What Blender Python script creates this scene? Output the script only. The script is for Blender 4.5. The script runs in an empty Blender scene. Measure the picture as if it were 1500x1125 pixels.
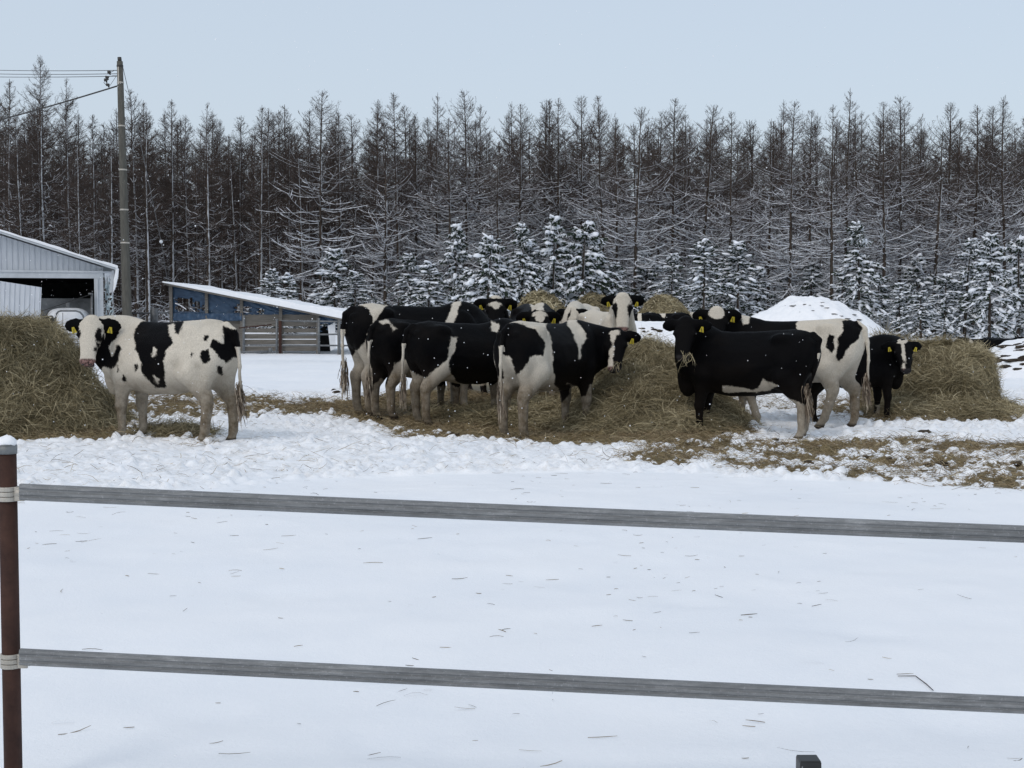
import bpy, math, random
import numpy as np
from mathutils import Vector, Matrix

scene = bpy.context.scene
COL = scene.collection
R = math.radians
# ------------------------------------------------------------------ camera, sky, sun, exposure
CAMH, FPX, HOR = 1.45, 2000.0, 458.0
PITCH = math.atan((562.5 - HOR) / FPX)
cam_d = bpy.data.cameras.new('camera'); cam = bpy.data.objects.new('camera', cam_d); COL.objects.link(cam)
cam.location = (0, 0, CAMH); cam.rotation_euler = (math.pi / 2 - PITCH, 0, 0)
cam_d.sensor_width = 36; cam_d.lens = 48; cam_d.clip_end = 3000; cam_d.clip_start = 0.05
scene.camera = cam

world = bpy.data.worlds.new('World'); scene.world = world; world.use_nodes = True
wn = world.node_tree.nodes; wl = world.node_tree.links; wn.clear()
wo = wn.new('ShaderNodeOutputWorld'); bg1 = wn.new('ShaderNodeBackground'); bg2 = wn.new('ShaderNodeBackground')
addn = wn.new('ShaderNodeAddShader'); sky = wn.new('ShaderNodeTexSky'); sky.sky_type = 'NISHITA'; sky.sun_disc = False
SUN_EL, SUN_AZ = 48.0, 215.0
sky.sun_elevation = R(SUN_EL); sky.sun_rotation = R(SUN_AZ); sky.air_density = 1.0; sky.dust_density = 4.0
bg1.inputs[1].default_value = 0.05
# overcast cloud layer: a soft vertical gradient, a little warmer and brighter near the horizon
tc = wn.new('ShaderNodeTexCoord'); sp = wn.new('ShaderNodeSeparateXYZ'); rmp = wn.new('ShaderNodeValToRGB'); nz = wn.new('ShaderNodeTexNoise')
mp = wn.new('ShaderNodeMapping'); mp.inputs['Scale'].default_value = (1.2, 1.2, 4)
nz.inputs['Scale'].default_value = 1.3; nz.inputs['Detail'].default_value = 4
mth = wn.new('ShaderNodeMath'); mth.operation = 'MULTIPLY_ADD'; mth.inputs[1].default_value = 0.10
wl.new(tc.outputs['Generated'], sp.inputs[0]); wl.new(tc.outputs['Generated'], mp.inputs[0]); wl.new(mp.outputs[0], nz.inputs[0])
wl.new(nz.outputs[0], mth.inputs[0]); wl.new(sp.outputs[2], mth.inputs[2]); wl.new(mth.outputs[0], rmp.inputs[0])
e = rmp.color_ramp.elements
e[0].position = 0.0; e[0].color = (0.59, 0.665, 0.745, 1)
e[1].position = 0.30; e[1].color = (0.578, 0.652, 0.735, 1)
e2 = rmp.color_ramp.elements.new(0.9); e2.color = (0.545, 0.62, 0.70, 1)
wl.new(rmp.outputs[0], bg2.inputs[0]); bg2.inputs[1].default_value = 0.81
wl.new(sky.outputs[0], bg1.inputs[0]); wl.new(bg1.outputs[0], addn.inputs[0]); wl.new(bg2.outputs[0], addn.inputs[1]); wl.new(addn.outputs[0], wo.inputs[0])

sl = bpy.data.lights.new('sun', 'SUN'); sl.energy = 0.5; sl.angle = R(16); sl.color = (1.0, 0.96, 0.91)
so = bpy.data.objects.new('sun', sl); COL.objects.link(so)
_az = R(SUN_AZ); _el = R(SUN_EL)
sdir = Vector((math.sin(_az) * math.cos(_el), math.cos(_az) * math.cos(_el), math.sin(_el)))   # towards the sun
so.rotation_euler = sdir.to_track_quat('Z', 'Y').to_euler()
scene.view_settings.view_transform = 'Standard'; scene.view_settings.look = 'None'
scene.view_settings.exposure = 0.0; scene.view_settings.gamma = 1.0
scene.view_settings.use_curve_mapping = False
scene.cycles.max_bounces = 6; scene.cycles.diffuse_bounces = 3; scene.cycles.transparent_max_bounces = 6

# ------------------------------------------------------------------ helpers
rng = np.random.default_rng(7); random.seed(7)
def ray(px, py):
    cp, s_ = math.cos(PITCH), math.sin(PITCH)
    a = (px - 750) / FPX; b = (562.5 - py) / FPX
    return np.array((a, cp + b * s_, -s_ + b * cp))
def P(px, py, Y):                      # a point at forward distance Y seen at photo pixel px,py
    d = ray(px, py); t = Y / d[1]
    return Vector((d[0] * t, Y, CAMH + d[2] * t))

def _hash(ix, iy, iz, seed):
    h = (ix * 374761393 + iy * 668265263 + iz * 2147483647 + seed * 1274126177) & 0xFFFFFFFF
    h = ((h ^ (h >> 13)) * 1274126177) & 0xFFFFFFFF
    h = h ^ (h >> 16)
    return (h & 0xFFFFFF) / float(0xFFFFFF)
def vnoise(p, seed=0):                 # p (...,3) value noise, -1..1
    f = np.floor(p); t = p - f; t = t * t * (3 - 2 * t); i = f.astype(np.int64)
    out = 0
    for a in (0, 1):
        for b in (0, 1):
            for c in (0, 1):
                w = (t[..., 0] if a else 1 - t[..., 0]) * (t[..., 1] if b else 1 - t[..., 1]) * (t[..., 2] if c else 1 - t[..., 2])
                out = out + w * _hash(i[..., 0] + a, i[..., 1] + b, i[..., 2] + c, seed)
    return out * 2 - 1
def fbm(p, octs=4, seed=0, gain=0.5):
    s = 0; a = 1.0; q = np.asarray(p, float)
    for k in range(octs):
        s = s + a * vnoise(q, seed + k * 17); a *= gain; q = q * 2.03 + 11.7
    return s
def fbm2(x, y, sc, octs=4, seed=0, gain=0.5):
    return fbm(np.stack([x * sc, y * sc, np.zeros_like(x) + 0.5], -1), octs, seed, gain)
def smooth(x, a, b):
    t = np.clip((x - a) / (b - a), 0, 1); return t * t * (3 - 2 * t)
def poly_sd(x, y, poly):               # signed distance to a polygon, positive inside
    poly = np.asarray(poly, float); n = len(poly)
    d = np.full(np.shape(x), 1e9); ins = np.zeros(np.shape(x), bool)
    for i in range(n):
        ax, ay = poly[i]; bx, by = poly[(i + 1) % n]
        ex, ey = bx - ax, by - ay; wx, wy = x - ax, y - ay
        t = np.clip((wx * ex + wy * ey) / (ex * ex + ey * ey + 1e-12), 0, 1)
        d = np.minimum(d, (wx - ex * t) ** 2 + (wy - ey * t) ** 2)
        c = ((ay > y) != (by > y))
        with np.errstate(divide='ignore', invalid='ignore'):
            c &= x < (bx - ax) * (y - ay) / (by - ay + 1e-12) + ax
        ins ^= c
    d = np.sqrt(d); return np.where(ins, d, -d)

def mk_mesh(name, verts, faces, midx=None, attrs=None, smooth_=True):
    """faces: list of int arrays (n,3) / (n,4)"""
    me = bpy.data.meshes.new(name)
    if isinstance(faces, np.ndarray): faces = [faces]
    faces = [f for f in faces if len(f)]
    verts = np.asarray(verts, np.float32)
    nl = sum(f.size for f in faces); nf = sum(len(f) for f in faces)
    me.vertices.add(len(verts)); me.vertices.foreach_set('co', verts.ravel())
    me.loops.add(nl); me.loops.foreach_set('vertex_index', np.concatenate([f.ravel() for f in faces]).astype(np.int32))
    me.polygons.add(nf)
    tot = np.concatenate([np.full(len(f), f.shape[1]) for f in faces]); st = np.concatenate([[0], np.cumsum(tot)[:-1]])
    me.polygons.foreach_set('loop_start', st.astype(np.int32))
    if midx is not None: me.polygons.foreach_set('material_index', np.asarray(midx, np.int32))
    me.polygons.foreach_set('use_smooth', np.full(nf, bool(smooth_)))
    for k, v in (attrs or {}).items():
        a = me.attributes.new(k, 'FLOAT', 'POINT'); a.data.foreach_set('value', np.asarray(v, np.float32))
    me.update(calc_edges=True); me.validate()
    return me
def link(name, me, mats, parent=None, loc=None):
    o = bpy.data.objects.new(name, me); COL.objects.link(o)
    for m in (mats if isinstance(mats, (list, tuple)) else [mats]): me.materials.append(m)
    if parent is not None: o.parent = parent
    if loc is not None: o.location = loc
    return o
def empty(name, loc=(0, 0, 0), rz=0.0):
    o = bpy.data.objects.new(name, None); COL.objects.link(o); o.location = loc; o.rotation_euler = (0, 0, rz); o.empty_display_size = 0.2
    return o
def tag(o, label=None, cat=None, group=None, kind=None):
    if label: o['label'] = label
    if cat: o['category'] = cat
    if group: o['group'] = group
    if kind: o['kind'] = kind
    return o

def tubes(paths, radii, sides=6, cap=True):
    """paths (N,K,3), radii (N,K) -> verts, quads.  sides=2 gives a ribbon"""
    paths = np.asarray(paths, float); radii = np.asarray(radii, float)
    N, K, _ = paths.shape
    t = np.gradient(paths, axis=1); t /= np.linalg.norm(t, axis=2, keepdims=True) + 1e-9
    ref = np.zeros_like(t); ref[..., 2] = 1; par = np.abs(t[..., 2]) > 0.95; ref[par] = (1, 0, 0)
    b = np.cross(t, ref); b /= np.linalg.norm(b, axis=2, keepdims=True) + 1e-9
    n = np.cross(b, t)
    if sides == 2:
        ang = rng.uniform(0, math.pi, N)[:, None, None]
        d = b * np.cos(ang) + n * np.sin(ang)
        V = np.stack([paths - d * radii[..., None], paths + d * radii[..., None]], 2)
        idx = np.arange(N * K * 2).reshape(N, K, 2)
        F = np.stack([idx[:, :-1, 0], idx[:, :-1, 1], idx[:, 1:, 1], idx[:, 1:, 0]], -1).reshape(-1, 4)
        return V.reshape(-1, 3), F
    a = np.arange(sides) * 2 * math.pi / sides
    V = paths[:, :, None, :] + radii[:, :, None, None] * (b[:, :, None, :] * np.cos(a)[None, None, :, None] + n[:, :, None, :] * np.sin(a)[None, None, :, None])
    idx = np.arange(N * K * sides).reshape(N, K, sides); nx = np.roll(idx, -1, 2)
    F = np.stack([idx[:, :-1], nx[:, :-1], nx[:, 1:], idx[:, 1:]], -1).reshape(-1, 4)
    return V.reshape(-1, 3), F

class MB:
    """collects simple shapes into one mesh"""
    def __init__(s): s.v = []; s.f = []; s.n = 0; s.m = []
    def add(s, v, f, m=0):
        v = [tuple(q) for q in v]
        s.f += [tuple(i + s.n for i in q) for q in f]; s.v += v; s.n += len(v); s.m += [m] * len(f); return s
    def box(s, c, d, rz=0, m=0, rx=0, ry=0):
        M = Matrix.Translation(Vector(c)) @ Matrix.Rotation(rz, 4, 'Z') @ Matrix.Rotation(ry, 4, 'Y') @ Matrix.Rotation(rx, 4, 'X')
        v = [M @ Vector((x * d[0] / 2, y * d[1] / 2, z * d[2] / 2)) for x in (-1, 1) for y in (-1, 1) for z in (-1, 1)]
        return s.add(v, [(0, 1, 3, 2), (4, 6, 7, 5), (0, 4, 5, 1), (2, 3, 7, 6), (0, 2, 6, 4), (1, 5, 7, 3)], m)
    def tube(s, pts, r, n=10, m=0):
        pts = [Vector(p) for p in pts]; rr = r if isinstance(r, (list, tuple)) else [r] * len(pts)
        v, f = tubes(np.array([[tuple(p) for p in pts]]), np.array([rr]), n)
        f = [tuple(q) for q in f]; k = len(v)
        f += [tuple(range(n))[::-1], tuple(range(k - n, k))]
        return s.add(v, f, m)
    def prism(s, poly, y0, y1, m=0):      # polygon in x,z extruded in y
        n = len(poly)
        v = [(p[0], y0, p[1]) for p in poly] + [(p[0], y1, p[1]) for p in poly]
        f = [tuple(range(n)), tuple(range(n, 2 * n))[::-1]] + [(i, i + n, (i + 1) % n + n, (i + 1) % n) for i in range(n)]
        return s.add(v, f, m)
    def build(s, name, mats, parent=None, smooth_=False, bevel=0):
        me = bpy.data.meshes.new(name); me.from_pydata(s.v, [], s.f)
        me.polygons.foreach_set('material_index', s.m); me.polygons.foreach_set('use_smooth', [smooth_] * len(s.f)); me.update()
        import bmesh
        bm = bmesh.new(); bm.from_mesh(me); bmesh.ops.recalc_face_normals(bm, faces=bm.faces); bm.to_mesh(me); bm.free()
        o = link(name, me, mats, parent)
        if bevel:
            b = o.modifiers.new('bevel', 'BEVEL'); b.width = bevel; b.segments = 2; b.limit_method = 'ANGLE'
        return o

# ------------------------------------------------------------------ materials
class NT:
    def __init__(s, name):
        s.mat = bpy.data.materials.new(name); s.mat.use_nodes = True
        s.n = s.mat.node_tree.nodes; s.l = s.mat.node_tree.links
        s.b = s.n['Principled BSDF']; s.out = s.n['Material Output']
    def node(s, t, **k):
        o = s.n.new(t)
        for a, v in k.items():
            if a.startswith('i_'):
                key = a[2:]; key = int(key) if key.isdigit() else key
                o.inputs[key].default_value = v
            else: setattr(o, a, v)
        return o
    def L(s, a, b): s.l.new(a, b)
    def noise(s, scale, detail=4, rough=0.6, vec=None, sc3=None):
        n_ = s.node('ShaderNodeTexNoise', i_Scale=scale, i_Detail=detail, i_Roughness=rough)
        c = s.node('ShaderNodeTexCoord'); src = c.outputs['Object'] if vec is None else vec
        if sc3:
            m = s.node('ShaderNodeMapping'); m.inputs['Scale'].default_value = sc3; s.L(src, m.inputs[0]); src = m.outputs[0]
        s.L(src, n_.inputs[0]); return n_.outputs[0]
    def math(s, op, a, b=None, c=None):
        m = s.node('ShaderNodeMath', operation=op)
        for i, v in enumerate((a, b, c)):
            if v is None: continue
            if isinstance(v, (int, float)): m.inputs[i].default_value = v
            else: s.L(v, m.inputs[i])
        return m.outputs[0]
    def ramp(s, x, stops):
        r = s.node('ShaderNodeValToRGB'); e = r.color_ramp.elements
        while len(e) < len(stops): e.new(0.5)
        for i, (p, c) in enumerate(stops): e[i].position = p; e[i].color = (*c, 1) if len(c) == 3 else c
        s.L(x, r.inputs[0]); return r.outputs[0]
    def mix(s, f, a, b):
        m = s.node('ShaderNodeMix', data_type='RGBA')
        if isinstance(f, (int, float)): m.inputs[0].default_value = f
        else: s.L(f, m.inputs[0])
        for i, v in ((6, a), (7, b)):
            if isinstance(v, tuple): m.inputs[i].default_value = (*v, 1)
            else: s.L(v, m.inputs[i])
        return m.outputs[2]
    def attr(s, name): return s.node('ShaderNodeAttribute', attribute_name=name).outputs['Fac']
    def bump(s, h, strength=0.3, dist=0.02):
        b = s.node('ShaderNodeBump', i_Strength=strength, i_Distance=dist); s.L(h, b.inputs['Height']); s.L(b.outputs[0], s.b.inputs['Normal'])
    def base(s, c, rough=0.7, spec=0.3, metal=0):
        if isinstance(c, tuple): s.b.inputs['Base Color'].default_value = (*c, 1)
        else: s.L(c, s.b.inputs['Base Color'])
        s.b.inputs['Roughness'].default_value = rough; s.b.inputs['Specular IOR Level'].default_value = spec; s.b.inputs['Metallic'].default_value = metal
        return s
def simple(name, a, b, scale=6, rough=0.7, spec=0.3, metal=0, bump=0.15, dist=0.01, sc3=None):
    t = NT(name); n = t.noise(scale, 5, 0.65, sc3=sc3)
    t.base(t.ramp(n, [(0.3, a), (0.7, b)]), rough, spec, metal)
    if bump: t.bump(n, bump, dist)
    return t.mat
M = {}
M['snow'] = simple('snow', (0.84, 0.86, 0.89), (0.90, 0.91, 0.93), 9, 0.6, 0.25, bump=0.25, dist=0.01)
M['tree_snow'] = simple('tree_snow', (0.74, 0.78, 0.84), (0.86, 0.88, 0.92), 5, 0.7, 0.2, bump=0)
M['galv'] = simple('galvanised_steel', (0.13, 0.14, 0.145), (0.23, 0.24, 0.245), 25, 0.5, 0.4, 0.35, bump=0.1, dist=0.002)
M['rust'] = simple('rusty_steel', (0.028, 0.012, 0.009), (0.065, 0.030, 0.021), 14, 0.75, 0.3, 0.1, bump=0.3, dist=0.004)
M['clamp'] = simple('zinc_clamp', (0.33, 0.31, 0.27), (0.5, 0.47, 0.42), 20, 0.5, 0.4, 0.3, bump=0.1, dist=0.002)
M['bolt'] = simple('dark_bolt', (0.03, 0.03, 0.03), (0.07, 0.065, 0.06), 20, 0.5, 0.4, 0.5, bump=0)
M['white_sheet'] = simple('painted_sheet', (0.42, 0.45, 0.49), (0.52, 0.55, 0.59), 3, 0.5, 0.4, bump=0.05, sc3=(4, 4, 0.6))
M['trim'] = simple('painted_trim', (0.44, 0.47, 0.5), (0.54, 0.57, 0.6), 4, 0.5, 0.4, bump=0.05)
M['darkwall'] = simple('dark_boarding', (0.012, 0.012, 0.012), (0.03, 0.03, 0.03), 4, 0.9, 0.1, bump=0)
M['concrete'] = simple('pole_concrete', (0.065, 0.064, 0.056), (0.12, 0.115, 0.10), 7, 0.85, 0.2, bump=0.2, sc3=(3, 3, 0.5))
M['wood'] = simple('weathered_boards', (0.075, 0.07, 0.062), (0.20, 0.185, 0.165), 5, 0.85, 0.2, bump=0.4, dist=0.01, sc3=(0.5, 4, 14))
M['tarp'] = simple('blue_tarpaulin', (0.016, 0.038, 0.078), (0.04, 0.085, 0.15), 3, 0.45, 0.4, bump=0.5, dist=0.05, sc3=(1, 1, 2))
M['pipe'] = simple('grey_pipe', (0.09, 0.095, 0.10), (0.18, 0.188, 0.193), 12, 0.5, 0.4, 0.3, bump=0)
M['black'] = simple('black_plastic', (0.012, 0.013, 0.013), (0.025, 0.026, 0.026), 12, 0.45, 0.4, bump=0.05)
M['soil'] = simple('frozen_manure', (0.018, 0.014, 0.011), (0.07, 0.055, 0.04), 9, 0.9, 0.2, bump=0.4, dist=0.02)
M['tank'] = simple('milk_tank', (0.55, 0.57, 0.6), (0.7, 0.72, 0.74), 2, 0.4, 0.4, bump=0)
M['partition'] = simple('stained_partition', (0.10, 0.105, 0.11), (0.45, 0.47, 0.49), 0.9, 0.7, 0.2, bump=0)
M['plastic'] = simple('torn_plastic_sheet', (0.45, 0.55, 0.58), (0.75, 0.82, 0.85), 6, 0.3, 0.5, bump=0.4, dist=0.04)
M['tag'] = simple('yellow_tag', (0.42, 0.33, 0.025), (0.52, 0.42, 0.04), 10, 0.5, 0.3, bump=0)
M['tagmark'] = simple('tag_print', (0.02, 0.02, 0.02), (0.04, 0.04, 0.04), 10, 0.5, 0.3, bump=0)
M['eye'] = simple('cow_eye', (0.004, 0.003, 0.003), (0.01, 0.008, 0.007), 5, 0.08, 0.6, bump=0)
M['collar'] = simple('collar_strap', (0.02, 0.02, 0.022), (0.05, 0.05, 0.055), 12, 0.6, 0.3, bump=0)

def straw_mat(name, dark, mid, light):
    t = NT(name); a = t.attr('tint')
    t.base(t.ramp(a, [(0.0, dark), (0.5, mid), (1.0, light)]), 0.75, 0.2); return t.mat
M['strand'] = straw_mat('hay_strands', (0.065, 0.051, 0.027), (0.31, 0.262, 0.155), (0.64, 0.56, 0.38))
M['strand_brown'] = straw_mat('trodden_straw_strands', (0.05, 0.036, 0.019), (0.24, 0.18, 0.105), (0.50, 0.42, 0.27))
t = NT('hay_body'); n1 = t.noise(5, 6, 0.7, sc3=(1, 1, 0.6)); n2 = t.noise(60, 3, 0.7, sc3=(1, 1, 0.35))
t.base(t.ramp(t.math('MULTIPLY_ADD', n2, 0.5, t.math('MULTIPLY', n1, 0.5)), [(0.32, (0.03, 0.023, 0.010)), (0.5, (0.14, 0.114, 0.064)), (0.68, (0.32, 0.27, 0.165))]), 0.9, 0.1); t.bump(n2, 0.8, 0.05); M['hay'] = t.mat

# tree bark: brown grey, with snow plastered by the wind on one side
def bark(name, lo, hi, amount):
    t = NT(name); n = t.noise(9, 5, 0.7, sc3=(1, 1, 0.25))
    col = t.ramp(n, [(0.3, lo), (0.75, hi)])
    g = t.node('ShaderNodeNewGeometry'); vd = t.node('ShaderNodeVectorMath', operation='DOT_PRODUCT'); vd.inputs[1].default_value = (0.83, -0.55, 0.1)
    t.L(g.outputs['Normal'], vd.inputs[0])
    n3 = t.noise(2.2, 4, 0.75, sc3=(1, 1, 0.5))
    m = t.math('MULTIPLY_ADD', n3, 1.6, vd.outputs['Value'])
    f = t.math('SMOOTH_MIN', 1.0, t.math('MAXIMUM', 0.0, t.math('MULTIPLY', t.math('SUBTRACT', m, 1.75 - amount), 8.0)), 0.01)
    t.base(t.mix(f, col, (0.62, 0.64, 0.67)), 0.85, 0.15); return t.mat
M['bark_l'] = bark('larch_bark_dusted', (0.035, 0.026, 0.02), (0.10, 0.08, 0.065), 0.20)
M['bark_r'] = bark('larch_bark', (0.035, 0.027, 0.022), (0.10, 0.082, 0.068), 0.05)
M['twig'] = simple('larch_twigs', (0.042, 0.033, 0.029), (0.110, 0.087, 0.076), 3, 0.85, 0.1, bump=0)
M['needle'] = simple('spruce_needles', (0.012, 0.022, 0.014), (0.035, 0.05, 0.03), 5, 0.7, 0.2, bump=0)

# cow coat: pattern / dirt / skin come from per-vertex values on the body
t = NT('holstein_coat')
nf = t.noise(46, 4, 0.8, sc3=(1, 1, 0.55)); nb = t.noise(9, 4, 0.6); nfine = t.noise(160, 3, 0.7, sc3=(1, 1, 0.4))
pv = t.math('ADD', t.attr('pat'), t.math('MULTIPLY_ADD', nf, 0.056, -0.028)); pv = t.math('ADD', pv, t.math('MULTIPLY_ADD', nb, 0.05, -0.025))
pm = t.node('ShaderNodeMapRange', interpolation_type='SMOOTHSTEP'); t.L(pv, pm.inputs[0]); pm.inputs[1].default_value = -0.009; pm.inputs[2].default_value = 0.010
white = t.ramp(nfine, [(0.25, (0.40, 0.355, 0.29)), (0.7, (0.73, 0.68, 0.585))])
dm = t.math('MULTIPLY', t.attr('dirt'), t.ramp(nb, [(0.3, (0.7, 0.7, 0.7)), (0.6, (1, 1, 1))]))
brown = t.ramp(nf, [(0.3, (0.08, 0.060, 0.040)), (0.7, (0.21, 0.17, 0.12))])
wcol = t.mix(dm, white, brown)
bcol = t.mix(t.math('MULTIPLY', t.attr('dirt'), 0.22), (0.0022, 0.0022, 0.0027), (0.04, 0.028, 0.018))
c1 = t.mix(pm.outputs[0], wcol, bcol)
skin = t.mix(pm.outputs[0], t.ramp(nf, [(0.42, (0.04, 0.025, 0.025)), (0.6, (0.30, 0.18, 0.16))]), (0.022, 0.02, 0.021))
c2 = t.mix(t.attr('skin'), c1, skin)
c3 = t.mix(t.attr('hoof'), c2, (0.04, 0.032, 0.025))
t.base(c3, 0.55, 0.05); t.bump(nfine, 0.5, 0.012); M['coat'] = t.mat
M['tuft'] = straw_mat('tail_hair', (0.06, 0.045, 0.033), (0.22, 0.17, 0.125), (0.44, 0.38, 0.30))

# ------------------------------------------------------------------ terrain
def rise(y): return 0.2 * smooth(y, 15.5, 21.5)
def pg(px, py):                        # photo pixel -> ground point (x, y)
    d = ray(px, py); Y = 10.0
    for _ in range(30):
        t = (CAMH - float(rise(np.array(Y)))) / -d[2]; Y = 0.5 * Y + 0.5 * d[1] * t
    return (d[0] * t, Y)
def ico(sub=1):
    import bmesh
    bm = bmesh.new(); bmesh.ops.create_icosphere(bm, subdivisions=sub, radius=1)
    v = np.array([tuple(x.co) for x in bm.verts]); f = np.array([[q.index for q in x.verts] for x in bm.faces]); bm.free()
    return v, f

# ------------------------------------------------------------------ ground: one sheet, trodden and clodded where the herd stands
def spaced(a, b, s0, g):               # growing steps
    o = [a]; s = s0
    while o[-1] < b: o.append(o[-1] + s); s *= g
    return o
ys = np.array([-60, -30, -12, -5, -1] + list(np.arange(1.0, 10.9, 0.07)) + list(np.arange(10.9, 21.0, 0.026)) + spaced(21.0, 900, 0.05, 1.035))
xr = list(np.arange(0, 8.4, 0.03)) + spaced(8.4, 500, 0.05, 1.09)
xs = np.array([-v for v in xr[::-1][:-1]] + xr)
GX, GY = np.meshgrid(xs, ys)
def region(poly): return np.array([pg(*q) for q in poly])
A_TR = region([(-260, 600), (-260, 742), (60, 738), (200, 722), (330, 716), (470, 700), (620, 694), (800, 690), (960, 692), (1080, 700), (1250, 706), (1400, 712), (1560, 720), (1800, 726), (1800, 575), (1100, 560), (600, 575), (100, 570)])
STRAW = [[(60, 572), (200, 573), (360, 584), (520, 590), (640, 600), (640, 612), (520, 610), (345, 612), (200, 614), (60, 610)],
         [(430, 598), (520, 592), (700, 560), (1000, 560), (1060, 600), (1095, 640), (1000, 656), (800, 654), (700, 642), (590, 634), (500, 615)],
         [(940, 660), (1040, 643), (1150, 656), (1350, 652), (1500, 660), (1700, 668), (1700, 722), (1400, 713), (1200, 698), (1050, 688), (900, 678)],
         [(1200, 590), (1490, 600), (1495, 620), (1300, 622), (1200, 606)],
         [(-200, 600), (165, 600), (200, 628), (175, 648), (-200, 652)],
         [(1000, 560), (1120, 568), (1210, 588), (1200, 600), (1060, 604)],
         [(205, 632), (285, 626), (300, 645), (285, 655), (268, 640), (215, 640)],
         [(560, 628), (640, 622), (700, 634), (660, 644), (590, 640)]]
STRAWW = [region(p) for p in STRAW]
THIN = [0.06, 0.22, 0.05, 0.10, 0.2, -0.04, 0.1, 0.05]      # how far cover builds up inside each patch
def straw_sd(x, y):
    d = np.full(np.shape(x), -9.0)
    for w, c in zip(STRAWW, THIN): d = np.maximum(d, np.minimum(poly_sd(x, y, w), c))
    return d
dense = (np.abs(GX) < 12) & (GY > 9) & (GY < 24)
tr = np.full(GX.shape, -9.0); st = np.full(GX.shape, -9.0)
tr[dense] = poly_sd(GX[dense], GY[dense], A_TR); st[dense] = straw_sd(GX[dense], GY[dense])
wobb = fbm2(GX, GY, 1.3, 3, 3) * 0.25
trm = smooth(tr + wobb, -0.02, 0.10) * smooth(tr + wobb * 0.5, -0.3, 0.05)
Z = rise(GY) + fbm2(GX, GY, 0.22, 3, 1) * 0.035 * smooth(GY, 3, 8) + fbm2(GX, GY, 0.05, 3, 21) * 0.22 * smooth(GY, 26, 60) * (GY < 400)
fine_ = np.zeros(GX.shape)
n2_ = fbm2(GX[dense], GY[dense], 4.5, 5, 11, 0.6); n3_ = fbm2(GX[dense], GY[dense], 1.4, 3, 31)
rough = 0.55 + 0.45 * smooth(n3_, -0.5, 0.5)
fine_[dense] = np.abs(n2_) * 0.058 * rough + 0.012 + fbm2(GX[dense], GY[dense], 13.0, 3, 61) * 0.007 + n3_ * 0.02
Z = Z + trm * fine_
Z += fbm2(GX, GY, 2.6, 4, 91) * 0.020 * smooth(GY, 20.5, 22) * (1 - smooth(GY, 38, 60))
# wind ripples and small dimples on the untouched snow
Z += (1 - trm) * (fbm2(GX, GY * 1.6, 0.8, 4, 41) * 0.022 + fbm2(GX, GY, 5.0, 3, 43) * 0.004) * (GY > 1) * (GY < 40)
# kicked up clods: little domes pressed into the sheet
ix0 = lambda v, arr: int(np.searchsorted(arr, v))
def clod(cx, cy, r, h):
    i0, i1 = ix0(cy - r, ys), ix0(cy + r, ys); j0, j1 = ix0(cx - r, xs), ix0(cx + r, xs)
    if i1 <= i0 or j1 <= j0: return
    dx = (xs[j0:j1] - cx) / r; dy = (ys[i0:i1] - cy) / r; q = dx[None] ** 2 + dy[:, None] ** 2
    if h < 0: Z[i0:i1, j0:j1] += h * np.clip(1 - q, 0, 1); return
    Z[i0:i1, j0:j1] = np.maximum(Z[i0:i1, j0:j1], np.where(q < 1, Zb[i0:i1, j0:j1] + h * np.sqrt(np.clip(1 - q, 0, 1)), -9))
Zb = Z.copy()
ct = rng.uniform((-8.3, 11.0), (8.3, 20.5), (26000, 2)); sdc = poly_sd(ct[:, 0], ct[:, 1], A_TR); ssd = straw_sd(ct[:, 0], ct[:, 1])
dn = fbm2(ct[:, 0], ct[:, 1], 0.9, 3, 77)
for (cx, cy), a, b, c in zip(ct, sdc, ssd, dn):
    if a < -0.02: continue
    edge = a < 0.35 or abs(b) < 0.25
    near = cx > 1.2
    if rng.random() > ((0.75 if near else 0.5) if edge else (0.2 + 0.45 * (c > 0)) * (1 if near else 0.45)): continue
    r_ = rng.uniform(0.025, 0.05) * (1.5 if rng.random() < 0.12 else 1); clod(cx, cy, r_, r_ * rng.uniform(0.35, 1.15))
for q in [(300, 650), (318, 652), (180, 640), (196, 640), (742, 643), (766, 650), (1172, 648), (1188, 634), (1243, 638), (1120, 634), (1076, 620), (557, 616), (582, 620), (517, 610), (550, 614), (604, 617), (626, 620)]:
    x_, y_ = pg(*q); clod(x_, y_, 0.10, -0.05)
for px_, py_, r_ in [(590, 1083, .16), (560, 1086, .1), (1230, 1116, .14), (300, 1040, .12), (860, 905, .15), (1010, 880, .13), (420, 870, .16), (1280, 930, .12), (160, 820, .15), (700, 810, .18), (1180, 840, .16), (1400, 1060, .12)]:
    x_, y_ = pg(px_, py_); clod(x_, y_, r_ * 1.6, -0.014)
def ground_z(x, y):
    j = np.clip(np.searchsorted(xs, x), 1, len(xs) - 1); i = np.clip(np.searchsorted(ys, y), 1, len(ys) - 1)
    tx = (x - xs[j - 1]) / (xs[j] - xs[j - 1]); ty = (y - ys[i - 1]) / (ys[i] - ys[i - 1])
    return (Z[i - 1, j - 1] * (1 - tx) + Z[i - 1, j] * tx) * (1 - ty) + (Z[i, j - 1] * (1 - tx) + Z[i, j] * tx) * ty
idx = np.arange(GX.size).reshape(GX.shape)
F = np.stack([idx[:-1, :-1], idx[:-1, 1:], idx[1:, 1:], idx[1:, :-1]], -1).reshape(-1, 4)
lumpy = np.clip((Z - Zb) / 0.03, 0, 1)
sm = smooth(st + fbm2(GX, GY, 2.2, 4, 51) * 0.22 - 0.12 * lumpy * (st < 0.15), -0.20, 0.16)
t = NT('snow_ground')
n1 = t.noise(26, 5, 0.7); n2 = t.noise(3.0, 4, 0.6); n3 = t.noise(90, 3, 0.7); n4 = t.noise(0.6, 4, 0.6)
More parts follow.
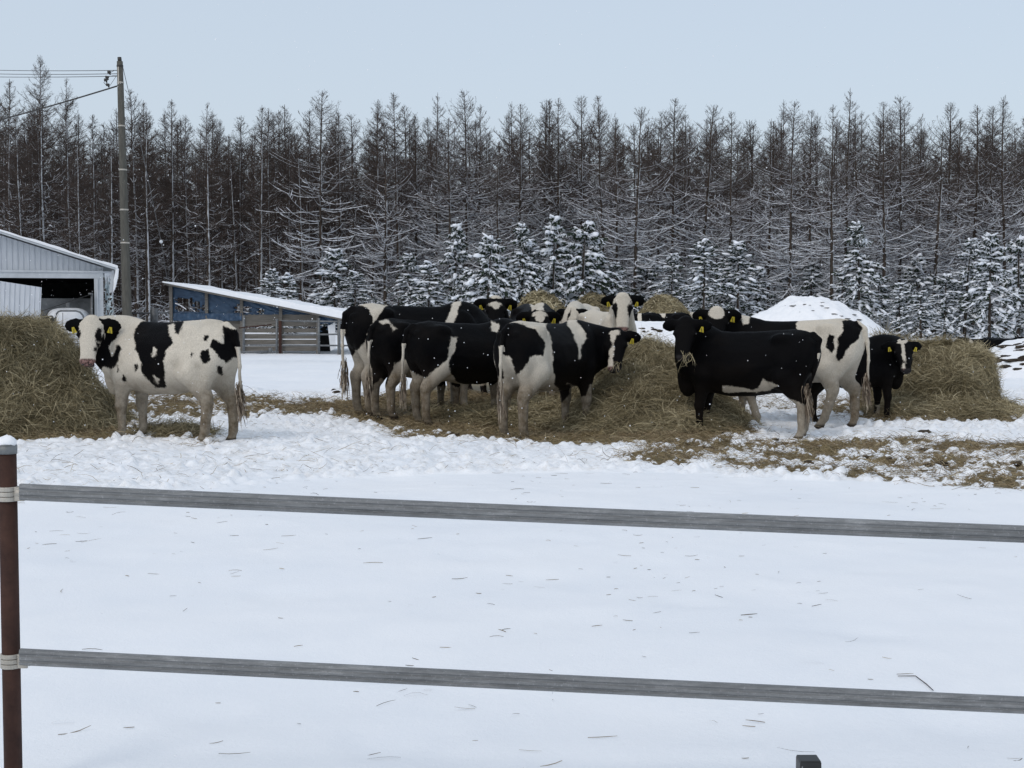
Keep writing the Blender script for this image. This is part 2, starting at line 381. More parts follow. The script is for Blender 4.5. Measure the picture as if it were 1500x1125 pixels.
snowc = t.ramp(n4, [(0.3, (0.83, 0.86, 0.90)), (0.7, (0.90, 0.915, 0.935))])
dirty = t.math('MULTIPLY', t.attr('trod'), t.ramp(t.math('MULTIPLY_ADD', n1, 0.6, t.math('MULTIPLY', n2, 0.4)), [(0.48, (0, 0, 0)), (0.66, (1, 1, 1))]))
snowc = t.mix(t.math('MULTIPLY', dirty, 0.38), snowc, (0.42, 0.36, 0.27))
strawc = t.ramp(n3, [(0.3, (0.05, 0.038, 0.018)), (0.5, (0.15, 0.115, 0.055)), (0.7, (0.30, 0.24, 0.13))])
sv = t.math('ADD', t.attr('straw'), t.math('MULTIPLY_ADD', n1, 1.9, -0.95))
svm = t.node('ShaderNodeMapRange'); t.L(sv, svm.inputs[0]); svm.inputs[1].default_value = 0.42; svm.inputs[2].default_value = 0.62
t.base(t.mix(svm.outputs[0], snowc, strawc), 0.6, 0.25); t.bump(t.math('ADD', n1, t.math('MULTIPLY', n3, 0.5)), 0.22, 0.02)
M['ground'] = t.mat
g = link('snow_ground', mk_mesh('snow_ground', np.stack([GX, GY, Z], -1).reshape(-1, 3), F, attrs=dict(straw=sm.ravel(), trod=trm.ravel())), M['ground'])
tag(g, kind='structure')

def strands(base, direc, L, w, bend=0.15, K=4):
    N = len(base); tt = np.linspace(0, 1, K)
    direc = direc / np.linalg.norm(direc, axis=1, keepdims=True)
    side = np.cross(direc, rng.normal(0, 1, (N, 3))); side /= np.linalg.norm(side, axis=1, keepdims=True)
    b = rng.normal(0, bend, N) * L
    pth = base[:, None] + direc[:, None] * (L[:, None] * tt)[..., None] + side[:, None] * (b[:, None] * np.sin(tt * math.pi))[..., None]
    return tubes(pth, w[:, None] * np.array([0.8] + [1.0] * (K - 2) + [0.5])[None], 2)

# trodden straw lying on the ground
N = 260000
q = rng.uniform((-8.6, 10.8), (8.6, 20.5), (N, 2)); d = straw_sd(q[:, 0], q[:, 1]) + fbm2(q[:, 0], q[:, 1], 2.2, 4, 51) * 0.22
dd = fbm2(q[:, 0], q[:, 1], 1.6, 3, 88)
keep = rng.random(N) < np.clip(smooth(d, -0.28, 0.2) * (0.6 + 0.6 * dd), 0.0, 1)
far = (poly_sd(q[:, 0], q[:, 1], A_TR) > 0) & (rng.random(N) < 0.010)
q = q[keep | far]; n = len(q)
base = np.stack([q[:, 0], q[:, 1], ground_z(q[:, 0], q[:, 1]) + 0.004 + rng.uniform(0, 0.02, n)], 1)
a = rng.uniform(0, 2 * math.pi, n); dr = np.stack([np.cos(a), np.sin(a), rng.normal(0.12, 0.22, n)], 1)
v, f = strands(base, dr, rng.uniform(0.05, 0.2, n), rng.uniform(0.0011, 0.0026, n))
tint = np.clip(rng.normal(0.5, 0.24, n), 0, 1)
o = link('trodden_straw', mk_mesh('trodden_straw', v, f, attrs=dict(tint=np.repeat(tint, 8))), M['strand_brown'])
tag(o, 'brown trodden straw strewn over the churned snow under and around the herd', 'straw', kind='stuff')
# stray bits of straw blown over the clean foreground snow
n = 1500; yy = 4.0 + 9.5 * rng.random(n) ** 0.8; q = np.stack([rng.uniform(-0.42, 0.42, n) * yy, yy], 1); q = q[rng.random(n) < 0.2 + 0.7 * smooth(fbm2(q[:, 0], q[:, 1], 1.3, 3, 71), 0.0, 0.7)]; n = len(q)
base = np.stack([q[:, 0], q[:, 1], ground_z(q[:, 0], q[:, 1]) + 0.005], 1)
a = rng.normal(0, 0.6, n) + math.pi * rng.integers(0, 2, n); dr = np.stack([np.cos(a), np.sin(a), rng.normal(0.0, 0.06, n)], 1)
v, f = strands(base, dr, 0.02 + 0.11 * rng.random(n) ** 2.5, rng.uniform(0.0008, 0.0018, n), 0.07)
o = link('stray_straw', mk_mesh('stray_straw', v, f, attrs=dict(tint=np.repeat(np.clip(rng.normal(0.25, 0.2, n), 0, 1), 8))), M['strand_brown'])
tag(o, 'stray bits of straw scattered on the smooth foreground snow', 'straw', kind='stuff')
m = MB()
tw = [P(1315, 994, 5.15), P(1341, 994, 5.15), P(1357, 1007, 5.0), P(1366, 1014, 4.94)]
tw = [Vector((p.x, p.y, float(ground_z(np.array([p.x]), np.array([p.y]))[0]) + 0.006)) for p in [Vector((*pg(1315, 995), 0)), Vector((*pg(1341, 994), 0)), Vector((*pg(1357, 1006), 0)), Vector((*pg(1367, 1015), 0))]]
m.tube(tw, [0.0014, 0.002, 0.002, 0.0015], 5)
tag(m.build('twig', M['rust'], None, True), 'thin bent reddish twig lying on the snow above the lower rail', 'twig')
# manure lumps in the trodden snow
def lumps(name, spots, mat, label, cat, kind, rr=(0.02, 0.05), flat=0.55, group=None, asp=1.0):
    vi, fi = ico(2); V = []; Fs = []
    for k, (x, y, z) in enumerate(spots):
        s_ = rng.uniform(*rr); w = vi * (1 + 0.55 * vnoise(vi * 2.1 + k * 5.3, 3)[:, None]) * (s_ * rng.uniform(0.8, 1.4) * asp, s_, s_ * flat)
        V.append(w + (x, y, z)); Fs.append(fi + k * len(vi))
    o = link(name, mk_mesh(name, np.concatenate(V), np.concatenate(Fs)), mat); return tag(o, label, cat, group, kind)
sp_ = [pg(*q) for q in [(1062, 642), (790, 560), (700, 596), (693, 598), (489, 576), (493, 579), (1040, 664), (1135, 652), (1150, 658), (1185, 684), (1350, 668), (1358, 690), (1302, 684), (1354, 640), (1203, 613), (760, 648), (665, 640), (1380, 690), (1268, 680), (232, 575), (1490, 690)]]
lumps('manure_lumps', [(x, y, float(ground_z(np.array([x]), np.array([y]))[0]) + 0.012) for x, y in sp_ for _ in (0,)], M['soil'], 'dark frozen manure lumps in the churned snow round the cows', 'manure', 'stuff', (0.03, 0.06))

# ------------------------------------------------------------------ snow mounds behind
def mound(name, cx, cy, rx, ry, h, seed, spots=(), spec=None, n=120, prof=None, mat=None, base_z=0.18):
    u = np.linspace(-1.15, 1.15, n); X, Y = np.meshgrid(u, u); r = np.hypot(X, Y)
    hh = np.interp(r, *prof) if prof else np.clip(1 - r ** 2, 0, 1) ** 0.9
    wx, wy = cx + X * rx, cy + Y * ry
    zz = base_z - 0.06 + h * hh * (1 + 0.12 * fbm2(X, Y, 2.4, 5, seed, 0.6)) + 0.02 * fbm2(wx, wy, 4, 3, seed + 3) * (hh > 0.02)
    id_ = np.arange(n * n).reshape(n, n); f = np.stack([id_[:-1, :-1], id_[:-1, 1:], id_[1:, 1:], id_[1:, :-1]], -1).reshape(-1, 4)
    o = link(name, mk_mesh(name, np.stack([wx, wy, zz], -1).reshape(-1, 3), f), mat or M['snow'])
    def zat(x, y):
        i = np.clip(((np.asarray(y) - cy) / ry + 1.15) / 2.3 * (n - 1), 0, n - 1).astype(int); j = np.clip(((np.asarray(x) - cx) / rx + 1.15) / 2.3 * (n - 1), 0, n - 1).astype(int)
        return zz[i, j]
    return o, zat
def on_mound(pxs, zat, y0, y1):         # where the view ray through a photo point meets the mound
    out = []
    for px, py in pxs:
        d = ray(px, py)
        for Y in np.arange(y0, y1, 0.03):
            t_ = Y / d[1]; x, z = d[0] * t_, CAMH + d[2] * t_
            if z <= float(zat(x, Y)): out.append((x, Y, z)); break
    return out
o, za = mound('snow_mound', P(1184, 460, 40).x, 40.0, 3.1, 2.9, 1.72, 5, prof=([0, .13, .27, .47, .68, .85, 1, 1.6], [1, .98, .92, .76, .5, .25, .02, 0]), base_z=0.2)
tag(o, kind='structure')
sp1 = on_mound([(1120, 446), (1133, 445), (1128, 443), (1155, 438), (1160, 448), (1181, 446), (1186, 447), (1190, 455), (1202, 448), (1212, 451), (1196, 460), (1172, 457), (1222, 460), (1232, 463), (1240, 467), (1165, 447), (1250, 461), (1257, 468), (1150, 448), (1184, 462), (1205, 443)], za, 37, 42)
if sp1: lumps('soil_clods', sp1, M['soil'], 'dark clods poking out of the big rounded snow mound', 'soil', 'stuff', (0.03, 0.085), 0.2)
o, zb = mound('snow_bank', P(958, 460, 33).x, 33.5, 3.4, 2.6, 1.06, 8, prof=([0, .3, .55, .8, 1, 1.6], [1, .97, .75, .35, .02, 0]), base_z=0.2)
tag(o, kind='structure')
sp1 = on_mound([(944, 487), (955, 481), (958, 483), (963, 484), (950, 486), (952, 491), (941, 482), (966, 485)], zb, 30.5, 34)
if sp1: lumps('earth_lumps', sp1, M['soil'], 'small dark lumps on the snow bank behind the cream faced cow', 'soil', 'stuff', (0.05, 0.10), 0.5)
o, zc = mound('snow_heap', P(1530, 460, 27).x, 27.5, 2.1, 2.4, 0.78, 15, prof=([0, .25, .5, .75, 1, 1.6], [1, .9, .62, .3, .02, 0]), base_z=0.2)
tag(o, kind='structure')
pts = [(rng.uniform(1425, 1520), y + rng.normal(0, 1.2)) for y in (503, 508, 513, 526, 530, 537, 541, 546, 519) for _ in range(13)]
pts = [(x, y - (x - 1460) * 0.16) for x, y in pts if math.sin(x * 0.13 + y * 0.5) > -0.1]
sp1 = on_mound(pts, zc, 24.5, 28.5)
if sp1: lumps('muck_pieces', sp1, M['soil'], 'black muck showing through the snow heap at the right edge', 'muck', 'stuff', (0.02, 0.085), 0.5, asp=2.3)

# ------------------------------------------------------------------ haystacks
def haystack(name, cx, cy, rx, ry, h, prof, label, group, seed, nstr=26000, lob=(), base_z=None, n=130, slen=(0.08, 0.32), wid=(0.0014, 0.0030), drape=1.2, lump=0.10, stick=0.12):
    bz = (float(rise(np.array(cy))) if base_z is None else base_z)
    u = np.linspace(-1.2, 1.2, n); X, Y = np.meshgrid(u, u); r = np.hypot(X, Y); th = np.arctan2(Y, X)
    r = r * (1 + 0.07 * vnoise(np.stack([np.cos(th) * 1.7, np.sin(th) * 1.7, 0 * th + seed], -1), seed))
    hh = np.interp(r, *prof)
    wx, wy = cx + X * rx, cy + Y * ry
    zz = h * hh
    for (lx, ly, lr, lh) in lob: zz = zz + lh * np.exp(-(((wx - lx) ** 2 + (wy - ly) ** 2) / lr ** 2))
    edge = smooth(hh, 0.0, 0.12)
    zz = bz - 0.03 + zz * (1 + 0.05 * fbm2(wx, wy, 1.3, 3, seed)) + edge * (lump * 0.5 * fbm2(wx, wy, 3.2, 4, seed + 5) + 0.03)
    # push steep faces about sideways so that they are not smooth
    pw = np.stack([wx, wy, zz], -1); grad = np.stack([-np.gradient(zz, axis=1) / (u[1] - u[0]) / rx, -np.gradient(zz, axis=0) / (u[1] - u[0]) / ry, np.ones_like(zz)], -1)
    nrm = grad / np.linalg.norm(grad, axis=-1, keepdims=True)
    pw = pw + nrm * (edge * lump * 0.7 * fbm(pw * np.array([3.0, 3.0, 2.0]), 4, seed + 9))[..., None]
    id_ = np.arange(n * n).reshape(n, n); f = np.stack([id_[:-1, :-1], id_[:-1, 1:], id_[1:, 1:], id_[1:, :-1]], -1).reshape(-1, 4)
    inside = (hh.ravel()[f].max(1) > 0.0); f = f[inside]
    Vb = pw.reshape(-1, 3); Nb = nrm.reshape(-1, 3)
    A = Vb[f[:, 0]]; ar = np.linalg.norm(np.cross(Vb[f[:, 1]] - A, Vb[f[:, 3]] - A), axis=1)
    front = np.where(Nb[f[:, 0]][:, 1] < 0.35, 1.0, 0.35)     # fewer on the far side
    pk = rng.choice(len(f), nstr, p=ar * front / (ar * front).sum()); uv = rng.random((nstr, 2))
    b0 = Vb[f[pk, 0]] + (Vb[f[pk, 1]] - Vb[f[pk, 0]]) * uv[:, :1] + (Vb[f[pk, 3]] - Vb[f[pk, 0]]) * uv[:, 1:]
    nn_ = Nb[f[pk, 0]]
    down = np.array([0, 0, -1.0]) - nn_ * (-nn_[:, 2:3]); rt = rng.normal(0, 1, (nstr, 3)); rt -= nn_ * (rt * nn_).sum(1, keepdims=True); rt /= np.linalg.norm(rt, axis=1, keepdims=True)
    clump = fbm(b0 * 2.6, 3, seed + 2)[:, None]
    sw = np.cross(nn_, down + 1e-3)
    dr = down * drape * rng.uniform(0.2, 1.2, (nstr, 1)) + rt * 0.8 + sw * clump * 0.9 + nn_ * rng.normal(stick * 0.4, stick, (nstr, 1))
    Ls = rng.uniform(*slen, nstr)
    v, fs = strands(b0 + nn_ * rng.uniform(0.0, 0.35 * stick, (nstr, 1)), dr, Ls, rng.uniform(*wid, nstr), 0.16, 5)
    tint = np.clip(0.45 + 0.25 * clump[:, 0] + rng.normal(0, 0.2, nstr), 0, 1)
    V = np.concatenate([Vb, v]); nb_ = len(Vb)
    me = mk_mesh(name, V, [f, fs + nb_], midx=np.concatenate([np.zeros(len(f)), np.ones(len(fs))]), attrs=dict(tint=np.concatenate([np.full(nb_, 0.3), np.repeat(tint, 10)])))
    V -= 0
    o = link(name, me, [M['hay'], M['strand']]); tag(o, label, 'haystack', group)
    return o
GH = 'hay piles the herd feeds from'
haystack('haystack', P(-70, 500, 16.6).x, 16.9, 2.12, 1.7, 1.25, ([0, .45, .55, .62, .70, .80, .90, 1, 2], [1, .985, .93, .78, .52, .30, .12, 0, 0]), 'tall flat topped haystack at the left edge, loose hay spilling towards the lone cow', GH, 3, 105000, drape=0.7, lump=0.15)
haystack('haystack', P(948, 500, 17.6).x, 17.7, 1.30, 2.0, 0.95, ([0, .12, .3, .5, .7, .85, 1, 2], [1, .95, .76, .50, .27, .12, 0, 0]), 'pointed slumping hay pile in the centre under the cream faced cow', GH, 6, 100000, drape=0.9, lump=0.15)
haystack('haystack', P(800, 500, 17.9).x, 18.0, 1.7, 1.2, 0.13, ([0, .4, .7, 1, 2], [1, .8, .4, 0, 0]), 'low spread of loose hay under the bellies of the huddled cows', GH, 8, 26000, drape=0.4)
haystack('haystack', P(1362, 500, 19.2).x, 19.3, 0.85, 1.3, 0.74, ([0, .66, .78, .86, .92, .97, 1.03, 2], [1, .98, .92, .72, .4, .15, 0, 0]), 'square shouldered haystack at right, dented top, beside the small black cow', GH, 11, 90000,
         lob=[(P(1300, 500, 19.3).x, 19.5, 0.35, 0.26), (P(1400, 500, 18.8).x, 18.9, 0.3, 0.04)], drape=0.9, lump=0.16)
haystack('haystack', P(1385, 600, 18.1).x, 18.3, 1.15, 0.95, 0.26, ([0, .4, .7, 1, 2], [1, .75, .35, 0, 0]), 'loose hay fringe spilling over the snow below the right haystack', GH, 14, 20000, drape=0.4)
haystack('haystack', P(245, 640, 15.6).x, 15.95, 0.5, 0.3, 0.12, ([0, .4, .7, 1, 2], [1, .8, .4, 0, 0]), 'small wisp of hay on the snow between the lone cow and its hind feet', GH, 19, 2500, drape=0.4, n=50, lump=0.04)
GB = 'rounded hay bales standing behind the herd'
for px, Y, rx, top, lab in [(791, 30, 0.76, 431, 'large rounded hay bale behind the low headed cow, wispy top'), (868, 31, 0.60, 433, 'rounded hay bale mostly hidden beside the cream faced cow'),
                            (972, 44.5, 1.02, 433, 'wide rounded hay bale beyond the snow bank, above the distant cows')]:
    ht = CAMH + (HOR - top) * Y / FPX - 0.2
    haystack('hay_bale', P(px, 450, Y).x, Y, rx * 1.03, rx * 1.1, ht, ([0, .25, .45, .62, .76, .86, .93, 1, 2], [1, .965, .89, .79, .67, .54, .38, 0, 0]), lab, GB, int(px), 12000, n=80, slen=(0.1, 0.3), wid=(0.005, 0.009), lump=0.05, drape=1.0, stick=0.05)['category'] = 'hay bale'

# wisps of hay hanging from mouths
def wisps(px, py, Y, n, label, sp_=0.03):
    b = np.array(P(px, py, Y)) + rng.normal(0, sp_, (n, 3)) * (1, 0.5, 0.5)
    dr = np.stack([rng.normal(0, 0.5, n), rng.normal(-0.1, 0.2, n), -np.ones(n)], 1)
    v, f = strands(b, dr, rng.uniform(0.08, 0.24, n), rng.uniform(0.0015, 0.003, n), 0.25, 5)
    tag(link('hay_wisp', mk_mesh('hay_wisp', v, f, attrs=dict(tint=np.repeat(rng.uniform(0.2, 0.9, n), 10))), M['strand']), label, 'hay', 'wisps of hay in the cows mouths')
wisps(1006, 517, 15.3, 15, 'wisp of hay hanging from the mouth of the all black faced cow')
wisps(903, 530, 16.25, 14, 'wisp of hay at the mouth of the cow looking back in the centre')

# ------------------------------------------------------------------ trees
def larch_mesh(seed, H, snow, Lmax=2.5, nb=125, low=0.10, dense_=1.0):
    """returns trunk mesh and crown mesh (twigs + snow lying on the branches)"""
    r = np.random.default_rng(seed)
    K = 12; z = np.linspace(0, H, K); w = np.cumsum(r.normal(0, 0.035, (K, 2)), 0) * np.linspace(0, 1, K)[:, None]
    tp = np.stack([w[:, 0], w[:, 1], z - 0.1], -1)[None]; tr_ = (0.135 * (H / 14) * (1 - z / H) ** 0.85 + 0.012)[None]
    tv, tf = tubes(tp, tr_, 8)
    trunk = mk_mesh('larch_trunk', tv, tf)
    fr = np.sort(low + (0.985 - low) * r.random(nb) ** 0.74); bz = fr * H
    az = r.uniform(0, 2 * math.pi, nb) + np.arange(nb) * 2.4
    L = np.interp(fr, [0.05, 0.2, 0.35, 0.5, 0.66, 0.78, 0.88, 0.94, 0.975, 1], np.array([0.55, 0.8, 0.95, 1.0, 0.92, 0.72, 0.42, 0.22, 0.10, 0.03]) * Lmax) * r.uniform(0.45, 1.1, nb)
    el = np.radians(np.interp(fr, [0, 0.3, 0.55, 0.8, 1], [-14, 2, 12, 28, 52]) + r.normal(0, 11, nb)); cv = np.radians(np.interp(fr, [0, .4, 1], [10, 26, 22])) * r.uniform(0.3, 1.6, nb)
    K2 = 6; t = np.linspace(0, 1, K2); e = el[:, None] + cv[:, None] * (t - 0.3) * 1.6; a = az[:, None] + r.normal(0, 0.16, (nb, 1)) * t * 2
    st = L[:, None] / (K2 - 1)
    dx = np.cos(e) * np.cos(a) * st; dy = np.cos(e) * np.sin(a) * st; dz = np.sin(e) * st
    bx = np.interp(bz, z, w[:, 0]); by = np.interp(bz, z, w[:, 1])
    pth = np.stack([np.cumsum(dx, 1) - dx + bx[:, None], np.cumsum(dy, 1) - dy + by[:, None], np.cumsum(dz, 1) - dz + bz[:, None] - 0.1], -1)
    br = (0.010 + 0.012 * L / Lmax)[:, None] * np.linspace(1, 0.3, K2)[None]
    V, Fc, Mi = [], [], []; n0 = 0
    def put(v, f, m):
        nonlocal n0
        V.append(v); Fc.append(f + n0); Mi.append(np.full(len(f), m)); n0 += len(v)
    v, f = tubes(pth, br, 3); put(v, f, 0)
    # twigs and their side shoots
    nt = np.maximum((L * 11 * dense_).astype(int), 3); bi = np.repeat(np.arange(nb), nt); tt = r.uniform(0.12, 1.0, len(bi))
    def at(bi, tt):
        q = tt * (K2 - 1); i = np.minimum(q.astype(int), K2 - 2); fpt = (q - i)[:, None]
        p = pth[bi, i] * (1 - fpt) + pth[bi, i + 1] * fpt; d = pth[bi, i + 1] - pth[bi, i]; return p, d / (np.linalg.norm(d, axis=1, keepdims=True) + 1e-9)
    p, d = at(bi, tt); n = len(bi)
    sd = np.cross(d, (0, 0, 1.0)); sd /= np.linalg.norm(sd, axis=1, keepdims=True) + 1e-9; sgn = r.choice([-1, 1], (n, 1))
    td = d * r.uniform(0.4, 1.1, (n, 1)) + sd * sgn * r.uniform(0.4, 1.0, (n, 1)) + np.array([0, 0, 1]) * r.normal(0.12, 0.35, (n, 1)); td /= np.linalg.norm(td, axis=1, keepdims=True)
    tl = (0.26 + 0.5 * (1 - tt)) * np.interp(fr[bi], [0, 0.35, 0.9, 1], [1.0, 1.1, 0.7, 0.35]) * r.uniform(0.4, 1.2, n)
    tw = np.stack([p, p + td * tl[:, None] * 0.55 + (0, 0, 0.01), p + td * tl[:, None] + np.array([0, 0, 1]) * (tl * r.normal(0.10, 0.12, n))[:, None]], 1)
    v, f = tubes(tw, np.tile([0.0065, 0.0052, 0.0035], (n, 1)), 2); put(v, f, 0)
    ns = 4; si = np.repeat(np.arange(n), ns); m = len(si); s_ = r.uniform(0.15, 1, (m, 1)); sp0 = tw[si, 0] * (1 - s_) + tw[si, 2] * s_
    sdv = td[si] * 0.7 + r.normal(0, 0.6, (m, 3)) + (0, 0, 0.12); sdv /= np.linalg.norm(sdv, axis=1, keepdims=True)
    sl_ = tl[si] * r.uniform(0.2, 0.55, m); sh = np.stack([sp0, sp0 + sdv * sl_[:, None]], 1)
    v, f = tubes(sh, np.tile([0.0047, 0.0035], (m, 1)), 2); put(v, f, 0)
    # snow lying along the branches, more of it low down
    pk = (r.random(nb) < np.interp(fr, [0, 0.45, 0.75, 0.95], [1, 0.95, 0.5, 0.08]) * np.clip(snow * 1.3, 0, 1))
    thick = np.interp(fr, [0, 0.4, 0.62, 0.8], [1.5, 1.15, 0.45, 0.10]) * snow
    if pk.any():
        off = pth[pk] + np.array([0, 0, 1]) * (0.012 + 0.010 * thick[pk])[:, None, None]
        rad = (0.033 * thick[pk])[:, None] * np.linspace(1.0, 0.55, K2)[None] * r.uniform(0.5, 1.3, (pk.sum(), K2))
        v, f = tubes(off, rad, 4); put(v, f, 1)
    k = (r.random(n) < np.interp(fr[bi], [0, 0.35, 0.55, 0.7], [0.6, 0.4, 0.14, 0.0]) * snow) & (tl > 0.15)
    if k.any():
        o2 = tw[k] + (0, 0, 0.010); v, f = tubes(o2, np.tile([0.016, 0.018, 0.010], (k.sum(), 1)) * r.uniform(0.5, 1.15, (k.sum(), 1)), 3); put(v, f, 1)
    crown = mk_mesh('larch_crown', np.concatenate(V), np.concatenate(Fc), midx=np.concatenate(Mi), smooth_=True)
    return trunk, crown
LARCH = {}
def mats_for(me, ms):
    if not me.materials:
        for m_ in ms: me.materials.append(m_)
for s_ in range(5):                     # left part of the wood: little snow on the crowns
    H_ = [14.2, 13.2, 15.0, 12.6, 13.8][s_]
    a, b = larch_mesh(100 + s_, H_, 0.3, [2.5, 2.2, 2.7, 2.3, 2.1][s_], 185, 0.14, 0.9); mats_for(a, [M['bark_l']]); mats_for(b, [M['twig'], M['tree_snow']]); LARCH['l', s_] = (a, b, H_)
for s_ in range(6):                     # right part: snow lies on every branch
    H_ = [13.6, 14.6, 12.8, 15.2, 13.0, 12.0][s_]
    a, b = larch_mesh(200 + s_, H_, 1.0, [2.8, 2.5, 3.0, 2.7, 2.4, 3.0][s_], 165, 0.05, 0.8); mats_for(a, [M['bark_r']]); mats_for(b, [M['twig'], M['tree_snow']]); LARCH['r', s_] = (a, b, H_)

def spruce_mesh(seed, H, Wd, snow=1.0):
    r = np.random.default_rng(seed); vi, fi = ico(1)
    tv, tf = tubes(np.array([[(0, 0, -0.1), (0.02, 0, H * 0.5), (0, 0, H)]]), np.array([[0.09, 0.05, 0.01]]), 6)
    trunk = mk_mesh('spruce_trunk', tv, tf)
    nb = int(26 * H); fr = np.sort(r.random(nb) ** 0.8 * 0.96 + 0.03); az = r.uniform(0, 6.283, nb); L = Wd * (1 - fr) ** 0.8 * r.uniform(0.35, 1.15, nb) + 0.10
    V, Fc, Mi = [], [], []; n0 = 0
    def put(v, f, m):
        nonlocal n0
        V.append(v); Fc.append(f + n0); Mi.append(np.full(len(f), m)); n0 += len(v)
    droop = np.interp(fr, [0, 0.6, 1], [0.55, 0.30, -0.25]) * r.uniform(0.6, 1.5, nb)
    def bp(i, t):
        return np.stack([np.cos(az[i]) * L[i] * t, np.sin(az[i]) * L[i] * t, fr[i] * H + 0.18 * L[i] * t - droop[i] * L[i] * t * t], -1)
    # needle sprays
    n = int(nb * 26); i = r.integers(0, nb, n); t_ = r.uniform(0.1, 1.05, n) ** 0.8; p = bp(i, t_)
    ang = az[i] + r.choice([-1, 1], n) * r.uniform(0.1, 1.3, n); ln = r.uniform(0.09, 0.24, n)
    d = np.stack([np.cos(ang), np.sin(ang), r.normal(-0.45, 0.4, n)], -1); d /= np.linalg.norm(d, axis=1, keepdims=True)
    v, f = tubes(np.stack([p, p + d * ln[:, None] * 0.5, p + d * ln[:, None]], 1), np.tile([0.012, 0.03, 0.006], (n, 1)) * r.uniform(0.6, 1.3, (n, 1)), 2); put(v, f, 0)
    # snow pillows and frosted sprays on the tops of the boughs
    n = int(nb * 3.3 * snow); i = r.integers(0, nb, n); t_ = r.uniform(0.3, 1.02, n); p = bp(i, t_) + np.array([0, 0, 0.03])
    sc = r.uniform(0.05, 0.19, (n, 1)) * r.uniform(0.6, 1, (n, 1)) * np.array([1.35, 0.85, 0.5]) * r.uniform(0.6, 1.2, (n, 3)); pv_ = vi[None] * sc[:, None]
    tilt = -(0.18 - 2 * droop[i] * t_); pv_[..., 2] -= pv_[..., 0] * tilt[:, None] * 0.8
    ca, sa = np.cos(az[i])[:, None], np.sin(az[i])[:, None]; x = pv_[..., 0] * ca - pv_[..., 1] * sa; y = pv_[..., 0] * sa + pv_[..., 1] * ca
    pv_ = np.stack([x, y, pv_[..., 2]], -1) * (1 + r.normal(0, 0.13, (n, len(vi), 1))) + p[:, None]
    fq = (fi[None] + (np.arange(n) * len(vi))[:, None, None]).reshape(-1, 3); fq = np.concatenate([fq, fq[:, 2:]], 1)
    tri = fq[:, :3]
    n2 = int(nb * 15 * snow); i = r.integers(0, nb, n2); t_ = r.uniform(0.2, 1.05, n2); p = bp(i, t_) + np.array([0, 0, 0.02]); ang = az[i] + r.choice([-1, 1], n2) * r.uniform(0.0, 1.1, n2); ln = r.uniform(0.07, 0.2, n2)
    d = np.stack([np.cos(ang), np.sin(ang), r.normal(-0.35, 0.25, n2)], -1)
    v, f = tubes(np.stack([p, p + d * ln[:, None] * 0.6, p + d * ln[:, None]], 1), np.tile([0.014, 0.022, 0.006], (n2, 1)) * r.uniform(0.6, 1.3, (n2, 1)), 3); put(v, f, 1)
    quads = np.concatenate(Fc); nq = len(quads)
    V.append(pv_.reshape(-1, 3)); tri = tri + n0
    crown = mk_mesh('spruce_crown', np.concatenate(V), [quads, tri], midx=np.concatenate([np.concatenate(Mi), np.ones(len(tri))]), smooth_=True)
    mats_for(trunk, [M['bark_r']]); mats_for(crown, [M['needle'], M['tree_snow']])
    return trunk, crown, H
SPR = [spruce_mesh(300 + k, h, w, s) for k, (h, w, s) in enumerate([(5.0, 1.9, 1.1), (4.3, 1.8, 1.2), (5.6, 2.1, 0.9), (3.6, 1.9, 1.25), (4.8, 1.6, 1.0), (4.0, 2.2, 1.3), (5.2, 2.4, 1.0)])]

def plant(name, src, x, y, z, s, rz, label, cat, group, tilt=0.0, parts=('trunk', 'crown'), sx=1.0):
    root = empty(name, (x, y, z), rz); root.scale = (s * sx, s * sx, s); root.rotation_euler = (tilt, tilt * 0.6, rz)
    tag(root, label, cat, group)
    for pn, me in zip(parts, src[:2]):
        o = bpy.data.objects.new(pn, me); COL.objects.link(o); o.parent = root
    return root
# front larches as seen: (px, top py, row distance)
front = [(-60, 100, 84), (-22, 86, 88), (8, 112, 82), (28, 165, 80), (58, 78, 83), (97, 112, 86), (112, 205, 80), (135, 165, 90), (160, 205, 83), (196, 128, 87), (213, 160, 84), (248, 143, 86), (272, 165, 90), (303, 148, 84), (322, 185, 92),
         (345, 195, 88), (378, 150, 85), (392, 155, 88), (420, 178, 90), (440, 190, 84), (468, 130, 84), (497, 160, 88), (518, 165, 92), (543, 142, 86), (563, 170, 82), (584, 132, 85), (610, 165, 90), (638, 133, 84), (660, 170, 82), (684, 130, 83), (704, 150, 87),
         (730, 205, 80), (762, 150, 84), (776, 190, 90), (800, 145, 88), (818, 140, 85), (850, 135, 86), (888, 138, 83), (906, 180, 80), (932, 155, 79), (965, 175, 86), (986, 140, 84), (1005, 165, 90), (1030, 152, 82), (1072, 162, 80), (1100, 180, 88), (1128, 172, 84), (1160, 145, 79), (1188, 158, 86),
         (1222, 150, 78), (1240, 126, 82), (1262, 160, 88), (1300, 145, 79), (1322, 138, 82), (1350, 170, 86), (1372, 190, 80), (1400, 172, 90), (1430, 152, 83), (1458, 175, 88), (1480, 138, 82), (1510, 150, 86), (1545, 160, 84), (1580, 150, 86)]
def blend_snow(px): return rng.random() < smooth(np.array(px + rng.normal(0, 50)), 430, 640)
def tree_at(px, topy, Y, label, group):
    side = 'r' if blend_snow(px) else 'l'; n_ = 5 if side == 'l' else 6; k = int(rng.integers(n_)); src = LARCH[side, k]
    top = P(px, topy, Y); s = (top.z - 0.2) / src[2]
    return plant('larch_tree', src, top.x, Y, 0.2, s, rng.uniform(0, 6.28), label, 'tree', group, rng.normal(0, 0.012), sx=rng.uniform(0.9, 1.1) * (14.0 / src[2]) / s * (s * 0.5 + 0.5) * 0.98)
front.sort()
